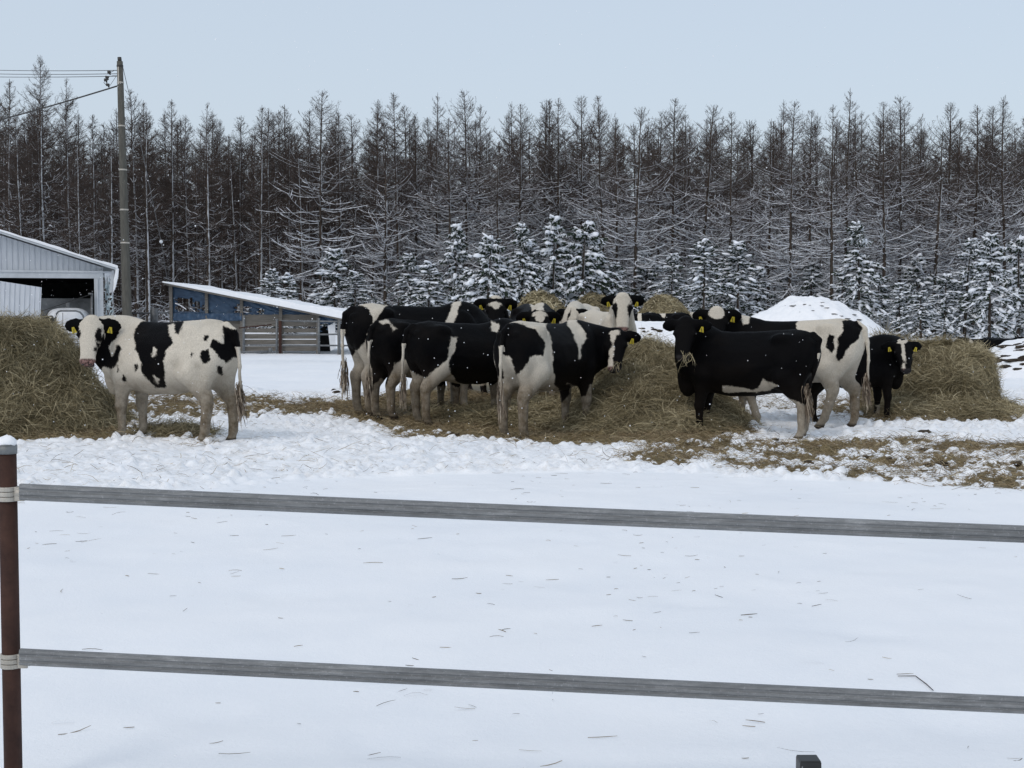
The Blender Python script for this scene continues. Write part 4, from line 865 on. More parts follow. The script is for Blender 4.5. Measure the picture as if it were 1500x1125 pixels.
def rail(pa, pb, name='rail'):
    # rolled channel profile with shallow grooves along its length
    h = 0.0245; prof = [(-0.006, h), (0.006, h), (0.012, h * .86), (0.0135, h * .55), (0.0105, h * .42), (0.0105, h * .2), (0.0135, h * .1), (0.0135, -h * .25), (0.010, -h * .34), (0.010, -h * .5), (0.0135, -h * .6), (0.012, -h * .88), (0.006, -h), (-0.006, -h), (-0.012, -h * .8), (-0.012, h * .8)]
    v = []; n = len(prof); K = 25; wl_ = np.random.default_rng(3)
    for k in range(K):
        c = pa.lerp(pb, k / (K - 1)); c = c + Vector((0, 0, -0.004 * math.sin(math.pi * k / (K - 1))))
        v += [(c.x, c.y - a, c.z + b) for a, b in prof]
    f = [(k * n + i, k * n + (i + 1) % n, (k + 1) * n + (i + 1) % n, (k + 1) * n + i) for k in range(K - 1) for i in range(n)] + [tuple(range(n)), tuple(range((K - 1) * n, K * n))[::-1]]
    m = MB(); m.add(v, f); return fp(m, name, 'rail_metal', False)
t = NT('rail_metal'); n1 = t.noise(60, 5, 0.75, sc3=(0.25, 1, 1.6)); n2 = t.noise(9, 4, 0.7, sc3=(0.3, 1, 2)); n3 = t.noise(120, 3, 0.8)
bc = t.ramp(t.math('MULTIPLY_ADD', n1, 0.55, t.math('MULTIPLY', n2, 0.45)), [(0.32, (0.11, 0.115, 0.118)), (0.55, (0.21, 0.216, 0.22)), (0.72, (0.36, 0.366, 0.37))])
t.base(t.mix(t.math('MULTIPLY', t.ramp(n3, [(0.58, (0, 0, 0)), (0.7, (1, 1, 1))]), 0.35), bc, (0.5, 0.51, 0.52)), 0.55, 0.35, 0.25); t.bump(n1, 0.25, 0.002); M['rail_metal'] = t.mat
def ext(a, b, k): return a + (b - a) * k
for (ya, yb_) in ((720.5, 780.5), (962, 1031)):
    A_, B_ = P(30, ya, 4.07), P(1500, yb_, 3.93); rail(A_, ext(A_, B_, 1.75))
for (yc, yr) in ((723, 720), (967, 962)):
    c = P(12, yc, 4.1); c.x = pt_.x
    m = MB()
    for dz_ in (-0.015, 0.0, 0.015): m.tube([c + Vector((0, 0, dz_ - 0.0068)), c + Vector((0, 0, dz_ + 0.0068))], 0.032, 24)
    m.box(c + Vector((0.040, -0.014, 0)), (0.03, 0.010, 0.042)); m.box(c + Vector((0.040, 0.014, 0)), (0.03, 0.010, 0.042)); m.tube([c + Vector((0.030, -0.008, 0.004)), c + Vector((0.062, -0.012, 0.0)), c + Vector((0.062, -0.012, -0.0))], [0.015, 0.012, 0.01], 10)
    cl = fp(m, 'clamp', 'clamp', False, bevel=0.002)
    m = MB(); m.tube([c + Vector((0.046, -0.030, 0.002)), c + Vector((0.046, -0.014, 0.002))], 0.009, 6); m.tube([c + Vector((0.036, -0.012, 0.026)), c + Vector((0.036, -0.012, 0.052))], 0.006, 8); m.box(c + Vector((0.037, -0.012, 0.042)), (0.016, 0.014, 0.008)); m.box(c + Vector((0.058, -0.014, -0.018)), (0.014, 0.014, 0.010))
    o = m.build('bolt', M['bolt'], cl, False); inv(o, FP)
# short black post stub in the foreground
SYY = 3.9; a, b = P(1169, 1112, SYY), P(1200, 1112, SYY)
m = MB(); m.box(((a.x + b.x) / 2, SYY, (a.z - 0.1) / 2), (b.x - a.x, b.x - a.x, a.z + 0.1)); m.box(((a.x + b.x) / 2, SYY, a.z + 0.001), ((b.x - a.x) * .96, (b.x - a.x) * .96, 0.006)); m.box((a.x + 0.006, SYY - (b.x - a.x) / 2 - 0.001, a.z - 0.03), (0.004, 0.004, 0.04), m=1)
tag(m.build('short_post', [M['black'], M['galv']], None, False, 0.004), 'short black square post poking up at the bottom edge', 'post')
# mesh fence and trough far right
m = MB()
for k in range(5): m.tube([bp(1277 + k * 6, 463, 50), bp(1277 + k * 6, 500, 50)], 0.05 if k % 2 == 0 else 0.02, 6)
for py in (466, 474, 482, 490): m.tube([bp(1268, py, 50), bp(1306, py, 50)], 0.018, 5)
tag(m.build('pen_fence', M['pipe'], None, True), 'grey pen fence panel behind the snow mound, above the right haystack', 'fence')
m = MB(); m.tube([bp(1405, 514, 33), bp(1455, 513.5, 33)], 0.035, 8); tag(m.build('feed_rail', M['pipe'], None, True), 'horizontal grey feed rail below the far black cows at right', 'rail')

# ------------------------------------------------------------------ cows
VOX = 0.0165
TX = [-0.88, -0.85, -0.79, -0.70, -0.55, -0.35, -0.10, 0.15, 0.38, 0.56, 0.70, 0.79, 0.84]
TT = [1.17, 1.285, 1.345, 1.385, 1.405, 1.385, 1.368, 1.362, 1.378, 1.37, 1.27, 1.12, 1.02]
TB = [1.02, 0.92, 0.84, 0.77, 0.67, 0.60, 0.545, 0.53, 0.57, 0.60, 0.64, 0.72, 0.86]
TW = [0.05, 0.13, 0.185, 0.225, 0.25, 0.275, 0.315, 0.31, 0.265, 0.225, 0.175, 0.12, 0.05]
HS = [-0.035, 0.03, 0.10, 0.17, 0.25, 0.34, 0.43, 0.50, 0.555]
HT = [-0.04, -0.005, 0.012, 0.006, -0.002, -0.012, -0.020, -0.030, -0.060]
HB = [-0.12, -0.18, -0.225, -0.232, -0.215, -0.170, -0.140, -0.132, -0.105]
HW = [0.066, 0.114, 0.138, 0.142, 0.126, 0.102, 0.090, 0.096, 0.062]

def cap_d(p, a, b, ra, rb):
    a = np.array(a, np.float32); b = np.array(b, np.float32); ab = b - a
    t = np.clip(((p - a) @ ab) / (ab @ ab + 1e-9), 0, 1)
    return np.linalg.norm(p - a - t[..., None] * ab, axis=-1) - (ra + (rb - ra) * t)
def ell_d(p, c, r, A=None):
    q = p - np.array(c, np.float32)
    if A is not None: q = q @ np.array(A, np.float32).T     # rows of A are the ellipsoid axes
    r = np.array(r, np.float32)
    k0 = np.linalg.norm(q / r, axis=-1); k1 = np.linalg.norm(q / (r * r), axis=-1)
    return k0 * (k0 - 1) / (k1 + 1e-9)
def trunk_d(p):
    x, y, z = p[..., 0], np.abs(p[..., 1]), p[..., 2]
    xc = np.clip(x, TX[0], TX[-1])
    top = np.interp(xc, TX, TT); bot = np.interp(xc, TX, TB); hw = np.interp(xc, TX, TW)
    zc = (top + bot) / 2; hh = (top - bot) / 2
    t = (z - bot) / (top - bot)
    hip = smooth(-xc, 0.2, 0.5) * (1 - smooth(-xc, 0.62, 0.85))
    wf_b = np.interp(t, [0, 0.25, 0.45, 0.7, 0.9, 1.05], [0.86, 1.0, 1.04, 0.93, 0.66, 0.45])
    wf_h = np.interp(t, [0, 0.25, 0.45, 0.7, 0.9, 1.05], [0.8, 0.9, 1.0, 1.08, 1.0, 0.55])
    w = hw * (wf_b * (1 - hip) + wf_h * hip)
    n = 2.35
    q = ((y / w) ** n + (np.abs(z - zc) / hh) ** n) ** (1 / n)
    d = (q - 1) * np.minimum(w, hh) * 0.85; e = np.abs(x - xc)
    return np.where(e > 0, np.maximum(d, e), d)
def head_d(q):                          # q: head coordinates s, w, h
    s, w, h = q[..., 0], np.abs(q[..., 1]), q[..., 2]
    sc = np.clip(s, HS[0], HS[-1])
    top = np.interp(sc, HS, HT); bot = np.interp(sc, HS, HB); hw = np.interp(sc, HS, HW)
    zc = (top + bot) / 2; hh = (top - bot) / 2; t = (h - bot) / (top - bot)
    wf = np.interp(t, [0, 0.35, 0.6, 0.85, 1.0], [0.62, 0.82, 1.0, 1.0, 0.9])
    n = 2.5
    k = ((w / (hw * wf)) ** n + (np.abs(h - zc) / hh) ** n) ** (1 / n)
    d = (k - 1) * np.minimum(hw, hh) * 0.85; e = np.abs(s - sc)
    return np.where(e > 0, np.maximum(d, e), d)

def surface_nets(D, org, vox):
    nx, ny, nz = D.shape; S = D < 0
    c = np.stack([S[i:nx - 1 + i, j:ny - 1 + j, k:nz - 1 + k] for i in (0, 1) for j in (0, 1) for k in (0, 1)])
    act = c.any(0) & ~c.all(0); ids = -np.ones(act.shape, np.int64); cells = np.argwhere(act); ids[act] = np.arange(len(cells))
    acc = np.zeros((len(cells), 3)); cnt = np.zeros(len(cells))
    corners = np.array([(i, j, k) for i in (0, 1) for j in (0, 1) for k in (0, 1)])
    for a in range(8):
        for b in range(a + 1, 8):
            if np.abs(corners[a] - corners[b]).sum() != 1: continue
            ia = cells + corners[a]; ib = cells + corners[b]
            da = D[ia[:, 0], ia[:, 1], ia[:, 2]]; db = D[ib[:, 0], ib[:, 1], ib[:, 2]]
            m = (da < 0) != (db < 0); t = da / np.where(da == db, 1, da - db)
            pt = ia + (ib - ia) * t[:, None]; acc[m] += pt[m]; cnt[m] += 1
    V = acc / cnt[:, None] * vox + org
    F = []
    for ax in range(3):
        a1, a2 = (ax + 1) % 3, (ax + 2) % 3
        sl0 = [slice(None)] * 3; sl1 = [slice(None)] * 3; sl0[ax] = slice(0, -1); sl1[ax] = slice(1, None)
        ch = S[tuple(sl0)] != S[tuple(sl1)]
        e = np.argwhere(ch); e = e[(e[:, a1] > 0) & (e[:, a2] > 0) & (e[:, a1] < D.shape[a1] - 1) & (e[:, a2] < D.shape[a2] - 1)]
        ins = S[e[:, 0], e[:, 1], e[:, 2]]
        o1 = np.zeros(3, int); o1[a1] = 1; o2 = np.zeros(3, int); o2[a2] = 1
        g = lambda q: ids[q[:, 0], q[:, 1], q[:, 2]]
        q = np.stack([g(e), g(e - o1), g(e - o1 - o2), g(e - o2)], 1)
        q[~ins] = q[~ins][:, ::-1]
        F.append(q[(q >= 0).all(1)])
    return V, np.concatenate(F)

def bez(a, b, c, n):
    t = np.linspace(0, 1, n)[:, None]
    return (1 - t) ** 2 * np.array(a) + 2 * t * (1 - t) * np.array(b) + t * t * np.array(c)

def make_cow(label, at, heading, scale, head_at, face, pitch, base='b', decals=(), head=None, legs=None, dirt=1.0,
             roll=0.0, zoff=0.0, vox=VOX, group='dairy cows in the snowy paddock', tags=(1, 1), tail=(0, 0), collar=False, ctrl=None, eartilt=0.0, stretch=0.14, neckpat=None, white_legs=None):
    """at (px,Y) body centre; heading degrees of the nose; head_at (px,py,Y) = poll in the photo, or local xyz;
       face = (az deg, ) world azimuth the face looks to; decals: list of (sign, polygon in photo px)"""
    cx, cy = P(at[0], 500, at[1]).x, at[1]
    gz = float(rise(np.array(cy))) + zoff
    root = empty('dairy_cow', (cx, cy, gz), R(heading)); root.scale = (scale,) * 3
    tag(root, label, 'cow', group)
    ch, sh = math.cos(R(heading)), math.sin(R(heading))
    def toloc(w):
        d = np.array(w, float) - (cx, cy, gz)
        return np.stack([d[..., 0] * ch + d[..., 1] * sh, -d[..., 0] * sh + d[..., 1] * ch, d[..., 2]], -1) / scale
    hx = stretch / 2                    # the trunk is drawn out by this much each way at the end
    poll = toloc(np.array(P(*head_at))) - (hx, 0, 0)
    face = face + math.degrees(math.atan2(-cy, -cx)) + 90      # relative to the way back to the camera
    az = R(face - heading); pt = R(pitch)
    fdir = np.array([math.cos(az), math.sin(az), 0]); up = np.array([0, 0, 1.0])
    ax_s = fdir * math.cos(pt) - up * math.sin(pt); ax_h = fdir * math.sin(pt) + up * math.cos(pt)
    ax_w = np.cross(ax_h, ax_s)
    if roll:
        c, s_ = math.cos(R(roll)), math.sin(R(roll)); ax_w, ax_h = ax_w * c + ax_h * s_, ax_h * c - ax_w * s_
    HM = np.stack([ax_s, ax_w, ax_h])   # rows
    poll0 = poll
    hp = lambda s, w, h: poll0 + s * ax_s + w * ax_w + h * ax_h
    legs = legs or {}
    prim = []                           # (fn, bbox lo, hi, k)
    def cap(a, b, ra, rb, k=0.05):
        a = np.array(a, float); b = np.array(b, float); r = max(ra, rb)
        prim.append((lambda p, a=a, b=b, ra=ra, rb=rb: cap_d(p, a, b, ra, rb), np.minimum(a, b) - r, np.maximum(a, b) + r, k))
    def ell(c, r, k=0.05, A=None):
        c = np.array(c, float); m = max(r)
        prim.append((lambda p, c=c, r=r, A=A: ell_d(p, c, r, A), c - m, c + m, k))
    prim.append((trunk_d, np.array((-0.9, -0.4, 0.5)), np.array((0.9, 0.4, 1.5)), 0.03))
    for sd in (-1, 1):
        ell((0.47, sd * 0.165, 1.0), (0.20, 0.10, 0.31), 0.06)
        ell((0.60, sd * 0.12, 0.90), (0.13, 0.11, 0.17), 0.06)
        ell((-0.56, sd * 0.15, 1.0), (0.25, 0.125, 0.27), 0.06)
        ell((-0.45, sd * 0.215, 1.29), (0.10, 0.038, 0.05), 0.10)
        ell((-0.80, sd * 0.105, 1.23), (0.07, 0.05, 0.05), 0.04)
        dx, dy = legs.get('f' + 'rl'[sd > 0], (0, 0))
        w = sd * 0.15
        cap((0.46, sd * 0.165, 0.82), (0.47 + dx * 0.3, w, 0.66), 0.13, 0.095, 0.06)
        cap((0.47 + dx * 0.3, w, 0.66), (0.50 + dx * 0.55, w + dy * 0.5, 0.42), 0.092, 0.064, 0.03)
        ell((0.505 + dx * 0.57, w + dy * 0.5, 0.41), (0.066, 0.063, 0.075), 0.03)
        cap((0.50 + dx * 0.55, w + dy * 0.5, 0.40), (0.49 + dx * 0.9, w + dy, 0.14), 0.055, 0.046, 0.02)
        cap((0.49 + dx * 0.9, w + dy, 0.14), (0.52 + dx, w + dy, 0.07), 0.046, 0.046, 0.02)
        cap((0.525 + dx, w + dy, 0.06), (0.545 + dx, w + dy, 0.015), 0.05, 0.06, 0.015)
        dx, dy = legs.get('h' + 'rl'[sd > 0], (0, 0)); w = sd * 0.155
        cap((-0.50, sd * 0.16, 0.95), (-0.42 + dx * 0.1, sd * 0.185, 0.78), 0.15, 0.115, 0.06)
        cap((-0.78, sd * 0.115, 1.12), (-0.66 + dx * 0.3, w, 0.72), 0.075, 0.075, 0.07)
        cap((-0.47 + dx * 0.15, sd * 0.18, 0.80), (-0.645 + dx * 0.5, w + dy * 0.3, 0.56), 0.16, 0.092, 0.05)
        cap((-0.64 + dx * 0.5, w + dy * 0.3, 0.57), (-0.70 + dx * 0.6, w + dy * 0.4, 0.49), 0.078, 0.064, 0.03)
        ell((-0.735 + dx * 0.6, w + dy * 0.4, 0.535), (0.04, 0.03, 0.055), 0.035)
        cap((-0.70 + dx * 0.6, w + dy * 0.4, 0.49), (-0.69 + dx * 0.93, w + dy, 0.15), 0.070, 0.053, 0.025)
        cap((-0.69 + dx * 0.93, w + dy, 0.15), (-0.66 + dx, w + dy, 0.07), 0.048, 0.048, 0.02)
        cap((-0.655 + dx, w + dy, 0.06), (-0.63 + dx, w + dy, 0.015), 0.052, 0.062, 0.015)
    ell((0.74, 0, 0.74), (0.13, 0.09, 0.23), 0.08)
    ell((-0.42, 0, 0.665), (0.15, 0.11, 0.07), 0.05)
    # neck: crest chain and throat chain
    n = 7
    e1 = hp(0.05, 0, -0.14); e2 = hp(0.13, 0, -0.155)
    fw = np.array([0.30, 0, 0.10]) if ctrl is None else np.array(ctrl, float)
    s1 = np.array([0.40, 0, 1.25]); s2 = np.array([0.63, 0, 0.89])
    b1 = bez(s1, s1 + fw * 1.1, e1, n); b2 = bez(s2, s2 + fw * 0.9, e2, n)
    r1 = np.linspace(0.125, 0.095, n); r2 = np.linspace(0.185, 0.11, n)
    for i in range(n - 1):
        cap(b1[i], b1[i + 1], r1[i], r1[i + 1], 0.07); cap(b2[i], b2[i + 1], r2[i], r2[i + 1], 0.07)
        mid0 = (b1[i] + b2[i]) / 2; mid1 = (b1[i + 1] + b2[i + 1]) / 2
        cap(mid0, mid1, (r1[i] + r2[i]) * 0.5, (r1[i + 1] + r2[i + 1]) * 0.5, 0.08)
    hc = hp(0.26, 0, -0.1)
    prim.append((lambda p: head_d((p - poll0) @ HM.T), hc - 0.36, hc + 0.36, 0.035))
    ell(hp(0.01, 0, -0.045), (0.07, 0.09, 0.06), 0.04, HM)
    for sd in (-1, 1):
        ell(hp(0.175, sd * 0.124, -0.045), (0.045, 0.028, 0.032), 0.02, HM)      # brow
        ell(hp(0.515, sd * 0.045, -0.045), (0.03, 0.026, 0.022), 0.02, HM)       # nostril pad
    ell(hp(0.47, 0, -0.125), (0.07, 0.055, 0.03), 0.02, HM)                      # chin
    ears = []
    for sd in (-1, 1):
        a1 = ax_w * sd - 0.22 * up - 0.22 * fdir - eartilt * sd * up; a1 /= np.linalg.norm(a1)
        a2 = up + 0.25 * fdir; a2 = a2 - a1 * (a2 @ a1); a2 /= np.linalg.norm(a2); a3 = np.cross(a1, a2)
        A = np.stack([a1, a2, a3]); ec = hp(0.035, sd * 0.09, -0.06) + a1 * 0.115
        ears.append((ec, A)); ell(ec, (0.13, 0.085, 0.026), 0.02, A)
        cap(hp(0.035, sd * 0.07, -0.06), ec - a1 * 0.03, 0.045, 0.03, 0.03)
    # tail
    tl, ty = tail
    tp = [(-0.80, 0, 1.335), (-0.885, ty * 0.2, 1.27), (-0.915 + tl * 0.3, ty * 0.5, 1.10), (-0.915 + tl * 0.6, ty * 0.7, 0.88), (-0.90 + tl, ty, 0.66), (-0.89 + tl, ty * 1.1, 0.52)]
    tr = [0.038, 0.034, 0.026, 0.021, 0.019, 0.022]
    for i in range(5): cap(tp[i], tp[i + 1], tr[i], tr[i + 1], 0.025)
    lo = np.min([p[1] for p in prim], 0) - 0.05; hi = np.max([p[2] for p in prim], 0) + 0.05
    lo[2] = min(lo[2], -0.03)
    vx = vox / scale
    dims = np.ceil((hi - lo) / vx).astype(int) + 1
    D = np.full(dims, 0.5, np.float32)
    gx, gy, gzz = [lo[i] + np.arange(dims[i]) * vx for i in range(3)]
    for fn, a, b, k in prim:
        i0 = np.maximum(((a - k - 0.04 - lo) / vx).astype(int), 0); i1 = np.minimum(((b + k + 0.04 - lo) / vx).astype(int) + 2, dims)
        s3 = tuple(slice(i0[i], i1[i]) for i in range(3))
        p = np.stack(np.meshgrid(gx[s3[0]], gy[s3[1]], gzz[s3[2]], indexing='ij'), -1).astype(np.float32)
        d = fn(p); o = D[s3]
        h = np.maximum(k - np.abs(o - d), 0) / k
        D[s3] = np.minimum(o, d) - h * h * k * 0.25
    V, F = surface_nets(D, lo, vx)
    # laplacian smoothing, light
    ed = np.concatenate([F[:, [0, 1]], F[:, [1, 2]], F[:, [2, 3]], F[:, [3, 0]]]); ed = np.concatenate([ed, ed[:, ::-1]])
    cnt = np.bincount(ed[:, 0], minlength=len(V))[:, None]
    for _ in range(2):
        S = np.stack([np.bincount(ed[:, 0], V[ed[:, 1], c], len(V)) for c in range(3)], 1) / np.maximum(cnt, 1)
        V = V * 0.55 + S * 0.45
    V = V + np.stack([fbm(V * 6.5 + k * 9.1 + len(label), 3, 60 + k) for k in range(3)], 1) * 0.0045 * (np.linalg.norm((V - poll) , axis=1) > 0.5)[:, None]
    # attributes
    Q = (V - poll) @ HM.T
    dh = head_d(Q); dear = np.minimum(*[ell_d(V, c, (0.135, 0.092, 0.032), A) for c, A in ears])
    ishead = (dh < 0.03)
    c_, s_ = math.cos(R(heading)), math.sin(R(heading))
    Vs = V.copy(); Vs[:, 0] += stretch * smooth(V[:, 0], -0.40, 0.40) - hx
    W = np.stack([Vs[:, 0] * c_ - V[:, 1] * s_, Vs[:, 0] * s_ + V[:, 1] * c_, V[:, 2]], 1) * scale + (cx, cy, gz)
    # decals lie on an upright plane through the cow's middle, projected straight across it
    vd = np.array([cx, cy]) / math.hypot(cx, cy); ud = np.array([vd[1], -vd[0]])
    U = (W[:, 0] - cx) * ud[0] + (W[:, 1] - cy) * ud[1]; Z = W[:, 2]
    def plane(poly):
        out = []
        for a, b in poly:
            r_ = ray(a, b); t_ = (cx * vd[0] + cy * vd[1]) / (r_[0] * vd[0] + r_[1] * vd[1])
            out.append(((r_[0] * t_ - cx) * ud[0] + (r_[1] * t_ - cy) * ud[1], CAMH + r_[2] * t_))
        return out
    wob = fbm(V * 7 + len(label) * 3.1, 3, 5) * 0.016
    def paint(f, polys, sel=None):
        for sg, poly in polys:
            sd = poly_sd(U, Z, plane(poly)) + wob
            f = np.maximum(f, sd) if sg > 0 else np.minimum(f, -sd)
        return f
    pat = np.full(len(V), 0.08 if base == 'b' else -0.08)
    if white_legs is not None:          # white stockings up to that height
        pat = np.where(V[:, 2] < white_legs + wob * 3, -0.08, pat)
    pat = paint(pat, decals)
    if head is not None:
        hb, hd = head
        hf = np.full(len(V), 0.08 if hb == 'b' else -0.08)
        for sg, cs, cw, rs, rw in hd:   # ellipses on the head: s along the face, w across
            sd = (1 - np.sqrt(((Q[:, 0] - cs) / rs) ** 2 + ((Q[:, 1] - cw) / rw) ** 2)) * min(rs, rw) + wob * 0.5
            hf = np.maximum(hf, sd) if sg > 0 else np.minimum(hf, -sd)
        pat = np.where(ishead, hf, pat)
    pat = np.where((dear < 0.012), 0.08, pat)
    pat = np.where((V[:, 0] < -0.89) & (V[:, 2] < 1.10 + wob), -0.08, pat)   # the tail is pale
    pat = np.clip(pat, -0.1, 0.1)
    z = V[:, 2]
    nn = fbm(V * 4.0 + 3, 4, 9)
    dl = np.clip(1.0 - smooth(z + nn * 0.12, 0.35, 0.95), 0, 1) * 0.95 + 0.25 * smooth(-V[:, 0], 0.45, 0.8) * (1 - smooth(z, 0.9, 1.3))
    dl = np.maximum(dl, 0.7 * (1 - smooth(z + nn * .05, 0.6, 0.85)))
    st_ = smooth(fbm(V * 2.3 + 7 + len(label), 4, 19), 0.25, 0.95) * 0.42 * (1 - smooth(z, 1.0, 1.35))
    belly = 0.75 * (1 - smooth(z + nn * 0.04, 0.58, 0.74)) * (V[:, 0] < 0.5)
    dl = np.maximum(np.maximum(dl, st_), belly)
    dl = np.clip((dl + nn * 0.26) * dirt, 0, 1) * (~ishead) + 0.10 * ishead
    skin = smooth(Q[:, 0], 0.475, 0.50) * (dh < 0.04) * (Q[:, 2] > -0.13)
    skin = np.where((dh < 0.04), skin, 0)
    hoof = 1 - smooth(z, 0.055, 0.075)
    # fine shaggy relief
    me = mk_mesh('cow_body', Vs, F[:, ::-1].copy(), attrs=dict(pat=pat, dirt=dl, skin=skin, hoof=hoof))
    link('body', me, M['coat'], root)
    # eyes
    poll = poll + (hx, 0, 0); ears = [(c + (hx, 0, 0), A) for c, A in ears]; tp = [(a - hx, b, c) for a, b, c in tp]
    hp = lambda s, w, h: poll + s * ax_s + w * ax_w + h * ax_h
    for sd in (-1, 1):
        c = hp(0.185, sd * 0.136, -0.052)
        v, f = ico(2); v = v * 0.021 + c
        link('eye', mk_mesh('eye', v, f), M['eye'], root)
    for sd in (-1, 1):
        c = hp(0.548, sd * 0.042, -0.058); v, f = ico(2); v = v * np.array([0.012, 0.016, 0.012]) @ HM + c
        link('nostril', mk_mesh('nostril', v, f), M['eye'], root)
    for (ec, A), on in zip(ears, tags):
        if not on: continue
        c = ec + A[0] * 0.01 - A[2] * 0.0
        nrm = A[2] if A[2] @ fdir > 0 else -A[2]
        c = c + nrm * 0.034 - A[1] * 0.04
        m = MB(); pts = [(-0.014, 0.030), (0.014, 0.030), (0.031, -0.040), (-0.029, -0.040)]
        v = [Vector(c + A[0] * a + A[1] * b + nrm * t) for t in (0, 0.006) for a, b in pts]
        m.add(v, [(0, 1, 2, 3), (7, 6, 5, 4), (0, 4, 5, 1), (1, 5, 6, 2), (2, 6, 7, 3), (3, 7, 4, 0)])
        o = m.build('ear_tag', M['tag'], root)
        k = MB(); v = [Vector(c + A[0] * a + A[1] * b + nrm * 0.0085) for a, b in [(-0.012, 0.012), (-0.006, 0.012), (0.012, -0.038), (0.004, -0.038)]]
        k.add(v, [(0, 1, 2, 3)]); k.build('print', M['tagmark'], o)
    # tail switch, hair strands
    nst = 130; p0 = np.array(tp[-1])
    st = p0 + rng.normal(0, 0.016, (nst, 3)) + np.array([0, 0, 1]) * rng.uniform(-0.03, 0.2, nst)[:, None] - 0.0
    st[:, :2] = p0[:2] + (st[:, :2] - p0[:2])
    K = 5; L = rng.uniform(0.14, 0.30, nst); tt = np.linspace(0, 1, K)
    spread = rng.normal(0, 0.03, (nst, 2))
    pth = st[:, None, :] + np.stack([spread[:, 0, None] * tt ** 1 * (1 - .35 * tt), spread[:, 1, None] * tt * (1 - .35 * tt), -L[:, None] * tt], -1)
    pth[..., :2] += np.sin(tt * 5 + rng.uniform(0, 1, (nst, 1)))[..., None] * 0.012
    v, f = tubes(pth, np.tile([0.005, 0.005, 0.005, 0.004, 0.002], (nst, 1)), 2)
    link('tail_switch', mk_mesh('tail_switch', v, f, attrs=dict(tint=np.repeat(rng.uniform(0, 1, nst), K * 2))), M['tuft'], root)
    if collar:
        m = MB(); c = hp(0.50, 0.0, -0.172); m.tube([Vector(c - ax_w * 0.045), Vector(c + ax_w * 0.045)], 0.024, 10); m.tube([Vector(c - ax_w * 0.04), Vector(hp(0.40, -0.05, -0.12))], 0.008, 6); m.build('chin_weight', M['collar'], root, True)
    return root


# white patches (-1) and black patches (+1) are outlines; head = (base, [(sign, s, w, rs, rw)])
TOCAM = -90
make_cow('creamy white cow with scattered black patches, standing alone beside the left haystack',
    (245, 15.3), 152, 0.985, (133, 466, 15.2), TOCAM - 13, 64, 'w', [
    (1, [(205,471),(232,468),(255,472),(247,487),(254,502),(246,509),(240,528),(243,566),(228,567),(210,545),(203,520),(194,490),(199,480)]),
    (-1, [(246,476),(262,470),(262,484),(250,492)]), (1, [(245,471),(268,469),(262,490),(256,487),(256,474)]),
    (-1, [(226,507),(231,512),(228,524),(222,521)]), (-1, [(226,548),(235,553),(232,561),(226,556)]),
    (1, [(204,473),(213,476),(207,486)]), (1,[(195,530),(203,534),(199,543)]),
    (1, [(297,490),(302,491),(300,499),(296,497)]), (1, [(277,515),(282,515),(281,522),(277,521)]),
    (1, [(291,509),(304,508),(306,523),(296,531),(290,522)]),
    (1, [(324,477),(338,483),(352,477),(356,500),(345,525),(338,520),(329,533),(318,520),(304,507),(309,497),(322,501)]),
    (1, [(314,532),(325,533),(323,547),(315,542)]),
    (1, [(147,473),(168,470),(172,490),(160,510),(163,522),(170,508),(176,512),(172,530),(163,544),(152,538),(146,545),(137,540),(133,520),(140,500)]),
    (1, [(168,545),(173,535),(175,545),(171,550)]), (1, [(177,548),(183,547),(183,558),(179,559)]),
    (1, [(168,507),(174,505),(178,513),(172,517)]),
    ], head=('w', [(1, 0.20, 0.105, 0.085, 0.036), (1, 0.19, -0.15, 0.06, 0.05), (1, 0.31, 0.10, 0.05, 0.018), (1, 0.37, 0.082, 0.035, 0.018)]), legs=dict(fl=(0.0, 0), fr=(-0.05, 0), hl=(0.10, 0), hr=(-0.06, 0)),
    ctrl=(0.22, 0.05, 0.08), collar=True, tail=(-0.02, -0.07))
make_cow('black cow with white hip patch and white shoulder band, farthest left of the huddle',
    (612, 18.2), 26, 1.06, (708, 466, 18.9), 30, 30, 'b', [
    (-1, [(519,446),(545,440),(566,448),(560,458),(552,468),(548,484),(540,490),(549,465),(543,452)]),
    (-1, [(665,440),(676,440),(664,475),(651,475)]),
    (-1, [(518,520),(529,508),(541,493),(560,500),(580,560),(560,640),(500,640),(500,520)]),
    ], head=('b', []), white_legs=0.5, tail=(0.0, 0.04), legs=dict(hl=(0.0, 0.0), hr=(0.06, 0)), dirt=0.8)
make_cow('black cow with small white hook shaped hip patch, second from left in the huddle',
    (617, 18.0), 50, 0.93, (716, 470, 19.2), 50, 30, 'b', [
    (-1, [(557,469),(570,468),(584,481),(577,485),(571,474),(557,472)]),
    (-1, [(578,530),(600,525),(640,520),(640,640),(540,640),(548,560),(560,553),(566,563),(574,545)]),
    ], head=('b', []), white_legs=0.42, tail=(-0.02, 0.05), dirt=1.35)
make_cow('black cow with thin white streak down its flank, third from left in the huddle',
    (684, 17.3), 36, 0.93, (752, 474, 18.3), 30, 30, 'b', [
    (-1, [(661,492),(671,493),(668,512),(659,528),(658,540),(672,560),(700,572),(740,560),(740,650),(600,650),(600,540),(612,547),(625,552),(645,535),(655,525)]),
    (-1, [(719,470),(733,474),(728,488),(721,485)]),
    (1, [(668,512),(700,545),(686,556),(660,535)]),
    ], head=('b', []), white_legs=0.4, tail=(-0.02, 0.06), legs=dict(hl=(0.05, 0), hr=(0.0, 0)), dirt=1.1)
